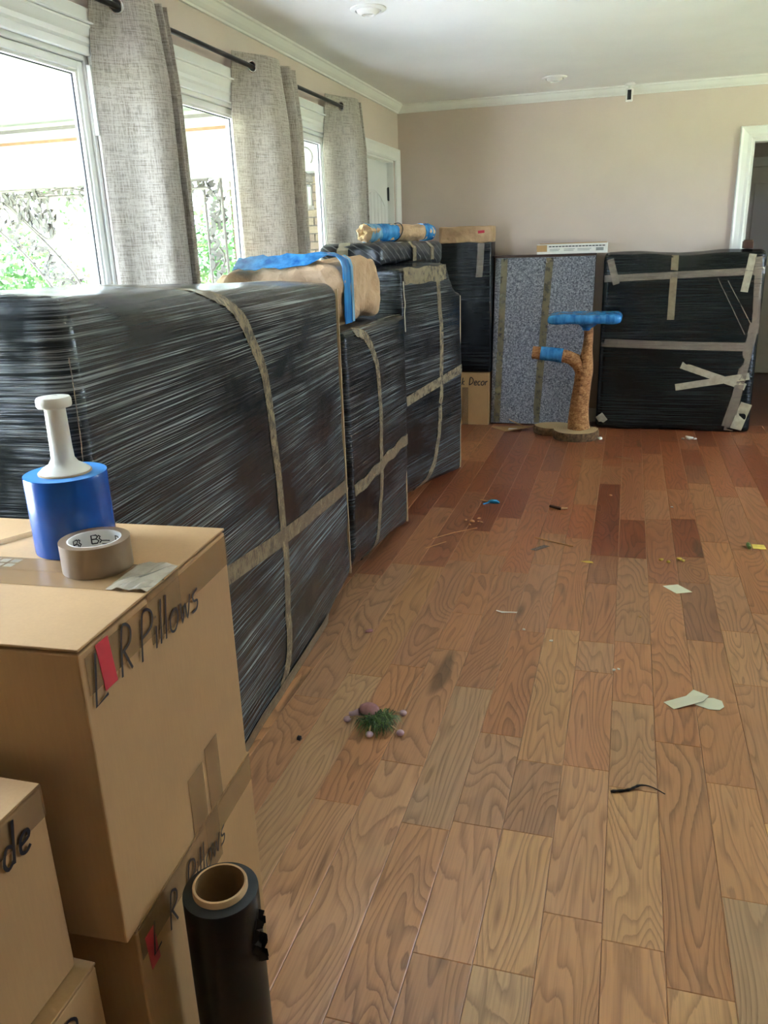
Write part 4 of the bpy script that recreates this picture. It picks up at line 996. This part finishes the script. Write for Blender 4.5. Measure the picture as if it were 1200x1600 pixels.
db = empty('wooden_block', (0.80, 6.535, 1.316), 0, 'small dark brown wooden block on top of the wide black parcel', 'block'); box('block', (-0.035, -0.03, 0), (0.035, 0.03, 0.05), 'darkwood', db, 0.004)
box('block_cap', (-0.028, -0.025, 0.05), (0.028, 0.025, 0.058), 'darkwood', db, 0.002)

# log-base cat tree with blue film on the perch
ct = empty('cat_tree', (-0.30, 6.10, 0), 0, 'log cat tree with blue film-wrapped perch and round wood base', 'cat tree')
def slab(name, cx_, cy_, rx, ry, h, seed, parent):
    n = 40; vs = []; fs = []
    for (k_, z) in ((1.0, 0.0), (1.03, h*0.5), (1.0, h-0.004), (0.975, h)):
        for i in range(n):
            a = 2*math.pi*i/n; r = 1+0.07*noise.noise(Vector((math.cos(a)*1.6, math.sin(a)*1.6, seed)))+0.02*noise.noise(Vector((math.cos(a)*9, math.sin(a)*9, seed+z*40)))
            vs.append((cx_+rx*r*k_*math.cos(a), cy_+ry*r*k_*math.sin(a), z))
    for j in range(3):
        for i in range(n): l = (i+1) % n; fs.append((j*n+i, j*n+l, j*n+n+l, j*n+n+i))
    g = G(); g.add(vs, fs+[tuple(reversed(range(n)))], 0); g.add(vs[-n:], [tuple(range(n))], 1); return g.build(name, ['slicebark', 'slice'], parent, True)
slab('log_slice', -0.02, -0.04, 0.165, 0.16, 0.062, 2, ct); slab('log_slice', -0.19, 0.10, 0.155, 0.12, 0.058, 6, ct)
tp = [(0.0, 0, 0.06), (-0.005, 0, 0.12), (-0.002, 0, 0.25), (0.012, 0, 0.40), (0.022, 0, 0.50), (0.030, 0, 0.58), (0.036, 0, 0.66), (0.04, 0, 0.74), (0.038, 0, 0.82)]
P_ = crom(tp, 4); rs_ = [0.084, 0.078, 0.068, 0.062, 0.064, 0.05, 0.036, 0.033, 0.034]; rr = []
for i in range(len(P_)):
    t = i/4; a = int(min(t, 7)); rr.append(rs_[a]+(rs_[a+1]-rs_[a])*(t-a))
bm_g = G(); bm_g.tube(P_, rr, 20); bm_g.build('trunk', 'trunk', ct, True)
BPt = crom([(0.02, 0, 0.49), (-0.03, 0, 0.555), (-0.10, 0, 0.595), (-0.20, 0, 0.612), (-0.36, 0, 0.628)], 5)
brn = G().tube(BPt, [0.064, 0.062, 0.06, 0.057, 0.055]+[0.052]*3+[0.047]*(len(BPt)-8), 18).build('branch', 'trunk', ct, True)
G().tube([(-0.14, 0, 0.604), (-0.20, 0, 0.6125), (-0.26, 0, 0.619), (-0.30, 0, 0.623)], [0.0535, 0.0515, 0.0505, 0.0505], 18).build('blue_film_wrap', 'bluefilm', brn, True)
pl_ = blob_box('perch', (-0.245, -0.17, 0.845), (0.265, 0.17, 0.912), 'bluefilm', ct, (16, 1, 1), 0.03, 0.006, 9, 5)
G().lathe([(0.036, 0.79), (0.04, 0.81), (0.075, 0.836), (0.15, 0.856), (0.02, 0.862)], 24, (0.03, 0, 0)).build('perch_film_skirt', 'bluefilm', ct, True)
# flattened cardboard piece with a label by the base
fc = empty('flattened_cardboard', (-0.83, 6.26, 0), R_(-8), 'torn flat cardboard piece with white label on the floor by the cat tree', 'cardboard')
G().add([(-0.17, 0.03, 0.002), (-0.02, -0.09, 0.002), (0.18, 0.02, 0.03), (0.02, 0.10, 0.004), (-0.17, 0.03, 0.006), (-0.02, -0.09, 0.006), (0.18, 0.02, 0.034), (0.02, 0.10, 0.008)], [(0, 3, 2, 1), (4, 5, 6, 7), (0, 1, 5, 4), (1, 2, 6, 5), (2, 3, 7, 6), (3, 0, 4, 7)]).build('sheet', 'card', fc)
G().add([(-0.06, 0.14, 0.05), (-0.03, 0.10, 0.045), (0.14, 0.01, 0.012), (0.11, 0.05, 0.012), (-0.06, 0.14, 0.054), (-0.03, 0.10, 0.049), (0.14, 0.01, 0.016), (0.11, 0.05, 0.016)], [(0, 3, 2, 1), (4, 5, 6, 7), (0, 1, 5, 4), (1, 2, 6, 5), (2, 3, 7, 6), (3, 0, 4, 7)]).build('folded_flap', 'card', fc)
G().add([(-0.10, 0.005, 0.007), (-0.02, -0.065, 0.007), (0.06, -0.03, 0.018), (-0.03, 0.045, 0.011), (-0.10, 0.005, 0.0085), (-0.02, -0.065, 0.0085), (0.06, -0.03, 0.0195), (-0.03, 0.045, 0.0125)], [(0, 3, 2, 1), (4, 5, 6, 7), (0, 1, 5, 4), (1, 2, 6, 5), (2, 3, 7, 6), (3, 0, 4, 7)]).build('label', 'white', fc)

# ------------------------------------------------------------------ cartons in the left foreground
rzA = math.atan2(0.03, 0.46)
cA, hx, hy, h = carton('moving_carton', (-1.16, 0.73, 0.479), (-0.66, 1.19, 0.957), 'kraft carton marked for pillows holding the blue film roll, topmost of its stack', rz=rzA, org=(-0.905, 0.965, 0.479))
def face_strip(root, a, b, side, nrm, wd, mat='tape_kraft', name='tape_strip', th=0.0006):
    g = G(); g.strip([a, b], side, nrm, wd, th); return g.build(name, mat, root)
# wide tape over the top seam folding down the right face
g = G(); g.strip([(-hx, -0.005, h+0.0005), (hx-0.003, -0.005, h+0.0005), (hx+0.0008, -0.005, h-0.004), (hx+0.0008, -0.005, h-0.085)], (0, 1, 0), [(0, 0, 1), (0, 0, 1), (1, 0, 0.3), (1, 0, 0)], 0.10, 0.0006); g.build('seam_tape', 'tape_kraft', cA)
face_strip(cA, (hx+0.0012, -hy+0.01, h-0.045), (hx+0.0012, hy-0.002, h-0.040), (0, 0, 1), (1, 0, 0), 0.055)
face_strip(cA, (-hx*0.2, hy*0.95, h+0.0008), (-hx*0.75, -hy*0.1, h+0.0008), (0.7, 0.5, 0), (0, 0, 1), 0.075)
face_strip(cA, (hx*0.05, -hy*0.98, h*0.55-0.02), (-hx, -hy-0.001, h*0.55-0.02), (0, 0, 1), (0, -1, 0), 0.001)
g = G(); rng = random.Random(3)
vs = []; fs = []
for i in range(8):
    for j in range(6): vs.append((hx-0.065+0.068*i/7, -0.055+0.1*j/5, h+0.002+rng.uniform(0, 0.006)*(1 if 0 < i < 7 else .2)))
for i in range(7):
    for j in range(5): fs.append((i*6+j, i*6+j+1, i*6+6+j+1, i*6+6+j))
cr = g.add(vs, fs).build('crumpled_tape', 'tape_crumple', cA); cr.modifiers.new('thick', 'SOLIDIFY').thickness = 0.0008
handwriting(cA, 'L', (hx+0.0012, -hy+0.012, h-0.092), (0, 1, 0), (0, 0, 1), (1, 0, 0), 0.072, 0.0045)
handwriting(cA, 'R', (hx+0.0012, -hy+0.076, h-0.086), (0, 1, 0), (0, 0, 1), (1, 0, 0), 0.068, 0.0045)
handwriting(cA, 'Pillows', (hx+0.0012, -hy+0.130, h-0.092), (0, 1, 0), (0, 0, 1), (1, 0, 0), 0.068, 0.0042, spacing=1.08)
face_strip(cA, (hx+0.0018, -hy+0.058, h-0.084), (hx+0.0018, -hy+0.050, h-0.012), (0, 1, 0), (1, 0, 0), 0.030, 'red', 'red_tape')
face_strip(cA, (hx+0.0008, 0.02, 0.0), (hx+0.0008, 0.02, 0.115), (0, 1, 0), (1, 0, 0), 0.055)
face_strip(cA, (hx+0.001, 0.085, 0.0), (hx+0.001, 0.085, 0.13), (0, 1, 0), (1, 0, 0), 0.05)
for k in range(5):
    for r in range(2): box('printed_block', (-0.115+k*0.020-0.0, 0.005+r*0.018, h+0.0013), (-0.100+k*0.020, 0.018+r*0.018, h+0.0016), 'tape_crumple', cA)

cB, hx, hy, h = carton('moving_carton', (-1.13, 0.755, 0), (-0.655, 1.205, 0.477), 'kraft carton marked for pillows on the floor beside the black film roll', rz=rzA, org=(-0.895, 0.985, 0))
face_strip(cB, (hx+0.0010, -hy+0.005, h-0.03), (hx+0.0010, hy-0.005, h-0.03), (0, 0, 1), (1, 0, 0), 0.06)
face_strip(cB, (hx+0.0012, 0.04, h-0.11), (hx+0.0012, 0.04, h), (0, 1, 0), (1, 0, 0), 0.05)
handwriting(cB, 'L', (hx+0.0014, -hy+0.030, h-0.078), (0, 1, 0), (0, 0, 1), (1, 0, 0), 0.055, 0.0045)
handwriting(cB, 'R', (hx+0.0014, -hy+0.080, h-0.084), (0, 1, 0), (0, 0, 1), (1, 0, 0), 0.060, 0.0045)
handwriting(cB, 'Pillows', (hx+0.0014, -hy+0.145, h-0.086), (0, 1, 0), (0, 0, 1), (1, 0, 0), 0.062, 0.0042, spacing=0.95)
face_strip(cB, (hx+0.0018, -hy+0.036, h-0.098), (hx+0.0018, -hy+0.030, h-0.03), (0, 1, 0), (1, 0, 0), 0.026, 'red', 'red_tape')

cC, hx, hy, h = carton('moving_carton', (-1.08, 0.30, 0.477), (-0.69, 0.70, 0.783), 'short kraft carton at the left edge in front of the pillow cartons, upper one', rz=0.02)
handwriting(cC, 'de', (hx+0.001, hy-0.088, h-0.068), (0, 1, 0), (0, 0, 1), (1, 0, 0), 0.058, 0.005)
face_strip(cC, (hx+0.0008, -hy, h-0.025), (hx+0.0008, hy, h-0.025), (0, 0, 1), (1, 0, 0), 0.05)
cD, hx, hy, h = carton('moving_carton', (-1.12, 0.26, 0), (-0.667, 0.712, 0.475), 'kraft carton on the floor at the bottom left corner under the short carton', rz=0.02)
handwriting(cD, 'R', (hx+0.001, hy-0.10, h-0.10), (0, 1, 0), (0, 0, 1), (1, 0, 0), 0.07, 0.0045)

# hand stretch-wrap dispenser: blue film on a white handle
hr = empty('hand_stretch_wrap', (-0.878, 1.075, 0.9585), 0, 'blue stretch film roll on a white plastic handle standing on the carton', 'stretch wrap')
hr.rotation_euler = (0, 0, 0)
G().lathe([(0.066, 0.0), (0.0665, 0.003), (0.0665, 0.127), (0.066, 0.130)], 48).build('film_roll', ['blueroll'], hr, True)
G().lathe([(0.066, 0.1304), (0.041, 0.1304)], 48, caps=False).build('film_roll_end', 'bluetop', hr)
G().lathe([(0.0425, 0.1305), (0.0425, 0.133), (0.040, 0.133), (0.040, 0.1305)], 36, close=True).build('cardboard_core', 'tube', hr, True)
G().lathe([(0.040, 0.130), (0.041, 0.134), (0.036, 0.139), (0.024, 0.146), (0.0185, 0.155), (0.0175, 0.175), (0.0165, 0.236), (0.017, 0.238), (0.026, 0.240), (0.0275, 0.243), (0.0275, 0.252), (0.0255, 0.256), (0.008, 0.2575), (0.007, 0.2565), (0.0, 0.2565)], 36).build('handle', 'plastic_white', hr, True)
# packing tape roll
tr_ = empty('packing_tape_roll', (-0.783, 1.0, 0.9585), 0, 'roll of tan packing tape with printed white core on the carton', 'tape roll')
G().lathe([(0.054, 0), (0.054, 0.048), (0.0415, 0.048), (0.0415, 0)], 48, close=True).build('tape', 'taperoll', tr_, True)
G().lathe([(0.0412, 0.001), (0.0412, 0.0478), (0.039, 0.0478), (0.039, 0.001)], 48, close=True).build('core', 'white', tr_, True)
def core_mark(a0, zc, sz, strokes, wd=0.0022):
    g = G()
    for poly in strokes:
        pts = []
        for (u, v) in poly: a = a0-(u*sz)/0.0386; pts.append(Vector((0.0386*math.cos(a), 0.0386*math.sin(a), zc+v*sz)))
        nr = [Vector((-p.x, -p.y, 0)).normalized() for p in pts]; sd = []
        for i in range(len(pts)):
            t = (pts[min(i+1, len(pts)-1)]-pts[max(i-1, 0)]).normalized(); sd.append(t.cross(nr[i]).normalized())
        g.strip(pts, sd, nr, wd, 0.0002)
    g.build('core_mark', 'ink', tr_)
BB = [[(0, 0), (0, 1), (0.55, 1), (0.7, .8), (0.5, .52), (0.8, .3), (0.6, 0), (0, 0)], [(0.0, .52), (0.5, .52)], [(0.75, .95), (1.0, .8), (0.85, .55), (1.1, .3), (0.85, 0.02)]]
for a0 in (2.35, 1.25, 3.2, 0.45): core_mark(a0, 0.026, 0.014, BB)
for r in range(2): core_mark(1.95, 0.030-0.006*r, 0.014, [[(0, 0), (0.5, 0), (1.0, 0)]], 0.0016)

# black film roll standing on the floor
br = empty('film_roll', (-0.553, 0.873, 0.0), 0, 'tall black stretch film roll with cardboard core standing on the floor', 'film roll')
G().lathe([(0.0, 0.012), (0.058, 0.012), (0.0585, 0.016), (0.0585, 0.484), (0.057, 0.487), (0.043, 0.487)], 48, caps=False).build('film', 'filmroll', br, True)
G().lathe([(0.0580, 0.4874), (0.0425, 0.489)], 48, caps=False).build('film_end', 'filmroll_end', br)
G().lathe([(0.0425, 0.001), (0.0425, 0.498), (0.0415, 0.5), (0.038, 0.5)], 40, caps=False).build('core_outer', 'tube', br, True)
G().lathe([(0.038, 0.5), (0.0375, 0.38), (0.037, 0.05), (0.0, 0.05)], 40, caps=False).build('core_inside', 'tube_in', br, True)
g = G(); rng = random.Random(5)
for k in range(14):
    z = 0.36+0.006*k+rng.uniform(-.004, .004); a = -0.15+rng.uniform(-0.2, 0.2); r = 0.059
    g.add([(r*math.cos(a), r*math.sin(a), z), ((r+rng.uniform(.004, .014))*math.cos(a+.05), (r+.008)*math.sin(a+.05), z+0.004), ((r+.010)*math.cos(a+.1), (r+.010)*math.sin(a+.1), z+0.014), (r*math.cos(a+.1), r*math.sin(a+.1), z+0.016)], [(0, 1, 2, 3)])
for k in range(8):
    z = 0.15+0.007*k; a = -0.1+rng.uniform(-0.1, 0.1); r = 0.059
    g.add([(r*math.cos(a), r*math.sin(a), z), ((r+rng.uniform(.002, .006))*math.cos(a), (r+.004)*math.sin(a), z+0.004), (r*math.cos(a+.1), r*math.sin(a+.1), z+0.010)], [(0, 1, 2)])
g.build('loose_film_edge', 'filmroll', br)['kind'] = 'stuff'

# ------------------------------------------------------------------ litter on the floor
def slabpoly(name, pts, z0, th, mat, loc, rz, label, cat, curl=0.0, group='litter on the floor', parent=None):
    n = len(pts); vs = []
    for dz in (0, th):
        for i, (x, y) in enumerate(pts): vs.append((x, y, z0+dz+curl*(x*x+y*y)))
    fs = [tuple(reversed(range(n))), tuple(range(n, 2*n))]+[(i, (i+1) % n, n+(i+1) % n, n+i) for i in range(n)]
    g = G(); g.add(vs, fs)
    if parent is not None: return g.build(name, mat, parent)
    o = g.build(name, mat); o.location = loc; o.rotation_euler = (0, 0, rz); return tag(o, label, cat, group)
slabpoly('paper_scrap', [(-0.058, 0.02), (-0.005, -0.05), (0.06, -0.02), (0.005, 0.05)], 0.0008, 0.0006, 'paperwhite', (0.273, 3.33, 0), 0, 'square white paper scrap alone on the floor beyond the folded one', 'paper')
pf = empty('folded_paper_scrap', (0.272, 2.42, 0), 0, 'folded pale paper scrap of two overlapping pieces on the floor', 'paper', 'litter on the floor')
G().add([(-0.085, -0.02, 0.001), (-0.055, -0.055, 0.001), (0.035, -0.005, 0.012), (0.055, 0.03, 0.014), (0.01, 0.065, 0.010), (-0.015, 0.02, 0.010),
         (-0.085, -0.02, 0.002), (-0.055, -0.055, 0.002), (0.035, -0.005, 0.013), (0.055, 0.03, 0.015), (0.01, 0.065, 0.011), (-0.015, 0.02, 0.011)], [(5, 4, 3, 2, 1, 0), (6, 7, 8, 9, 10, 11)]+[(i, (i+1) % 6, 6+(i+1) % 6, 6+i) for i in range(6)]).build('folded_piece', 'paperwhite', pf)
slabpoly('round_piece', [(0.01, -0.012), (0.05, -0.03), (0.082, -0.028), (0.098, -0.005), (0.095, 0.03), (0.07, 0.042), (0.03, 0.035)], 0.001, 0.0007, 'paperwhite', None, 0, None, None, parent=pf)
slabpoly('paper_curl', [(-0.045, 0.006), (-0.02, -0.004), (0.01, 0.002), (0.038, 0.000), (0.042, 0.010), (0.012, 0.013), (-0.018, 0.008), (-0.044, 0.014)], 0.001, 0.0007, 'white', (-0.394, 2.945, 0), 0.05, 'thin curled white paper sliver in the middle of the floor', 'paper', 1.5)
slabpoly('yellow_scrap', [(-0.03, 0), (0.0, -0.012), (0.03, -0.012), (0.024, 0.008), (0.008, 0.012)], 0.001, 0.0007, 'yellow', (-0.111, 3.563, 0), 0, 'small yellowish torn paper scrap on the floor', 'paper')
slabpoly('yellow_card', [(-0.028, -0.026), (0.03, -0.034), (0.034, 0.026), (-0.022, 0.034)], 0.001, 0.002, 'yellow', (0.665, 3.914, 0), 0.1, 'small square yellow card at the right edge of the floor', 'card')
o = G().tube([(0, -0.028, 0.010), (0, -0.01, 0.010), (0, 0.01, 0.010), (0, 0.028, 0.010)], [0.008, 0.010, 0.010, 0.008], 10).build('small_cylinder', 'green', smooth=True); o.location = (0.622, 3.90, 0); tag(o, 'tiny greenish tube beside the yellow card', 'tube')
# blue clip
bc = empty('blue_twist_clip', (-0.683, 4.36, 0), R_(-8), 'bright blue plastic bit with pale stem on the floor', 'clip', 'litter on the floor')
G().tube([(-0.02, 0, 0.006), (0.0, 0.0, 0.010), (0.03, 0.0, 0.010), (0.048, 0.0, 0.006)], [0.004, 0.012, 0.012, 0.004], 10).build('head', 'bluebit', bc, True)
G().tube([(-0.015, 0, 0.006), (-0.075, 0.03, 0.004)], 0.004, 6).build('stem', 'wood_bit', bc); G().tube([(0.0, 0.01, 0.006), (-0.035, -0.045, 0.004)], 0.004, 6).build('tie', 'bluebit', bc)
# scraps and splinters
def stick(pts, r, mat, loc, label, cat='splinter', name='wood_splinter'):
    o = G().tube(pts, r, 6).build(name, mat); o.location = loc; return tag(o, label, cat, 'litter on the floor')
stick([(-0.10, 0.055, 0.003), (0, 0.005, 0.004), (0.095, -0.035, 0.003)], 0.0026, 'wood_bit', (-0.28, 3.78, 0), 'long pale splinter lying beside the glassy strip', )
stick([(-0.10, -0.10, 0.0025), (-0.02, 0.0, 0.0025), (0.09, 0.10, 0.0025)], 0.002, 'wood_bit', (-0.78, 3.82, 0), 'longer thin straw lying toward the black packages')
stick([(-0.05, -0.06, 0.0025), (0.03, 0.05, 0.0025)], 0.0018, 'wood_bit', (-0.835, 3.64, 0), 'short thin straw nearest the black packages')
slabpoly('glassy_strip', [(-0.05, -0.035), (-0.02, -0.045), (0.04, 0.03), (0.01, 0.04)], 0.001, 0.0008, 'tape_clear', (-0.335, 3.70, 0), 0, 'short clear tape strip on the floor under the splinter', 'tape')
ws = empty('wood_chip', (-0.305, 4.32, 0), 0, 'dark wood chip with pale broken end on the floor', 'chip', 'litter on the floor')
G().add([(-0.05, 0.02, 0.002), (-0.045, 0.035, 0.002), (0.02, -0.005, 0.002), (0.015, -0.022, 0.002), (-0.05, 0.02, 0.012), (-0.045, 0.035, 0.012), (0.02, -0.005, 0.012), (0.015, -0.022, 0.012)], [(0, 1, 2, 3), (7, 6, 5, 4), (0, 4, 5, 1), (1, 5, 6, 2), (2, 6, 7, 3), (3, 7, 4, 0)]).build('dark_piece', 'darkwood', ws)
G().add([(0.018, -0.02, 0.004), (0.05, -0.008, 0.003), (0.052, 0.012, 0.003), (0.02, 0.004, 0.004), (0.018, -0.02, 0.013), (0.05, -0.008, 0.010), (0.052, 0.012, 0.010), (0.02, 0.004, 0.013)], [(0, 1, 2, 3), (7, 6, 5, 4), (0, 4, 5, 1), (1, 5, 6, 2), (2, 6, 7, 3), (3, 7, 4, 0)]).build('pale_piece', 'wood_bit', ws)
slabpoly('pale_chip', [(-0.06, 0.02), (-0.02, 0.012), (0.06, -0.02), (0.02, -0.02)], 0.001, 0.002, 'string', (0.035, 5.50, 0), 0.1, 'long pale wood chip on the floor near the cat tree', 'chip')
def crumb(x, y, s, mat, label, seed, group='crumbs on the floor'):
    bm = bmesh.new(); bmesh.ops.create_icosphere(bm, subdivisions=1, radius=s)
    for v in bm.verts: v.co *= 1+0.4*noise.noise(v.co*(60/s*0.02)+Vector((seed, 0, 0))); v.co.z *= 0.6; v.co.x *= 1.3
    zmin = min(v.co.z for v in bm.verts)
    for v in bm.verts: v.co.z -= zmin
    me = bpy.data.meshes.new('crumb'); bm.to_mesh(me); bm.free(); me.materials.append(M[mat]); o = bpy.data.objects.new('crumb', me); link(o); o.location = (x, y, 0); o.rotation_euler = (0, 0, seed*1.3); return tag(o, label, 'crumb', group)
rng = random.Random(11)
for k, (x, y) in enumerate([(-0.73, 4.01), (-0.77, 4.03), (-0.68, 4.01), (-0.705, 4.07), (-0.735, 3.96), (-0.70, 4.025)]): crumb(x, y, (.012, .008, .008, .008, .008, .005)[k], 'wood_bit', ('largest', 'leftmost', 'rightmost', 'rearmost', 'nearest', 'smallest')[k]+' pale crumb of the cluster beside the long straw', k)
for k, (x, y) in enumerate([(0.22, 3.65), (0.25, 3.63), (0.30, 3.67), (0.315, 3.655)]): crumb(x, y, rng.uniform(.007, .012), 'yellow', ('leftmost', 'second', 'third', 'rightmost')[k]+' pale yellow crumb of the row beyond the white paper', 10+k)
for k, (x, y) in enumerate([(0.03, 2.57), (0.045, 2.58)]): crumb(x, y, .006, 'white', ('left', 'right')[k]+' white crumb of the pair beyond the folded paper scrap', 20+k)
for k, (x, y, s) in enumerate([(0.445, 6.10, 0.014), (0.49, 6.09, 0.024), (0.53, 6.11, 0.014), (0.48, 6.17, 0.014)]): crumb(x, y, s, 'white', ('leftmost', 'largest', 'rightmost', 'rearmost')[k]+' white plaster crumb in front of the wide black parcel', 30+k)
for k, (x, y, s, mt, lb) in enumerate([(-0.14, 6.02, .018, 'white', 'white crumb beside the cat tree base'), (-0.03, 4.62, .008, 'wood_bit', 'pale crumb near the dark wood chip, farther one'), (-0.36, 4.55, .007, 'wood_bit', 'pale crumb just behind the dark wood chip'), (0.30, 4.46, .007, 'white', 'tiny white crumb in the far right floor'), (-0.89, 2.66, .012, 'pink', 'small pinkish crumb beside the largest black package'), (-0.31, 2.81, .006, 'white', 'tiny white crumb near the white sliver'), (-0.20, 2.74, .006, 'white', 'tiny white crumb right of the white sliver'), (0.12, 3.02, .006, 'wood_bit', 'tiny pale crumb short of the white paper')]): crumb(x, y, s, mt, lb, 40+k)
o = crumb(-0.887, 1.933, .009, 'slot', 'tiny black crumb near the green tassel toy', 50)
# black thread
stick([Vector(p) for p in crom([(-0.075, -0.012, 0.004), (-0.03, 0.006, 0.004), (0.0, 0.03, 0.006), (0.03, 0.035, 0.003), (0.065, 0.012, 0.003)], 5)], [0.003, 0.0045, 0.003, 0.004, 0.003, 0.0045, 0.003, 0.004, 0.003, 0.004, 0.0028, 0.0025, 0.002, 0.0018, 0.0016, 0.0014, 0.0014, 0.0014, 0.0014, 0.0014, 0.0014], 'slot', (0.11, 1.915, 0), 'frayed black thread lying on the near floor', 'thread', 'black_thread')
# tassel toy: pink head, green tinsel body, four mauve feet on strings
ty = empty('tassel_toy', (-0.685, 2.07, 0), 0, 'small cat toy with pink head, green tinsel body and mauve feet', 'cat toy')
bm = bmesh.new(); bmesh.ops.create_icosphere(bm, subdivisions=3, radius=0.026)
for v in bm.verts: v.co.x *= 1.25; v.co *= 1+0.10*noise.noise(v.co*60)
me = bpy.data.meshes.new('head'); bm.to_mesh(me); bm.free(); me.materials.append(M['pink']); me.polygons.foreach_set('use_smooth', [True]*len(me.polygons)); o = bpy.data.objects.new('head', me); link(o, ty); o.location = (-0.025, 0.022, 0.030)
G().tube([(-0.055, 0.015, 0.022), (-0.075, 0.012, 0.016), (-0.088, 0.012, 0.014)], [0.014, 0.009, 0.007], 10).build('nose', 'mauve', ty, True)
for mt, nm, sd in (('green', 'tinsel', 1), ('green2', 'tinsel', 2)):
    g = G(); rng = random.Random(sd)
    for k in range(170):
        a = rng.uniform(0, 6.28); bx_, by_ = rng.uniform(-0.02, 0.045), rng.uniform(-0.03, 0.02); l = rng.uniform(0.03, 0.06)
        p0 = Vector((bx_, by_, 0.012+rng.uniform(0, .012))); p1 = p0+Vector((math.cos(a)*l*.6, math.sin(a)*l*.6-0.008, rng.uniform(.006, .018))); p2 = p0+Vector((math.cos(a)*l, math.sin(a)*l-0.012, 0)); p2.z = rng.uniform(.002, .012)
        s = (p1-p0).cross(Vector((0, 0, 1))).normalized()*0.0016
        g.add([p0-s, p0+s, p1+s, p1-s, p2], [(0, 1, 2, 3), (3, 2, 4)])
    g.build(nm, mt, ty)['kind'] = 'stuff'
for (fx, fy, sx, sy) in ((-0.088, -0.012, -0.03, 0.0), (0.075, 0.062, 0.02, 0.02), (0.005, -0.075, 0.0, -0.03), (0.095, -0.045, 0.03, -0.02)):
    st = G().tube([(sx, sy, 0.018), ((sx+fx)/2, (sy+fy)/2, 0.022), (fx, fy, 0.012)], 0.0022, 6).build('leg_string', 'string', ty)
    bm = bmesh.new(); bmesh.ops.create_icosphere(bm, subdivisions=2, radius=0.0125)
    for v in bm.verts: v.co.z *= 0.75
    me = bpy.data.meshes.new('foot'); bm.to_mesh(me); bm.free(); me.materials.append(M['mauve']); me.polygons.foreach_set('use_smooth', [True]*len(me.polygons)); o = bpy.data.objects.new('foot', me); link(o, ty); o.location = (fx, fy, 0.0095)
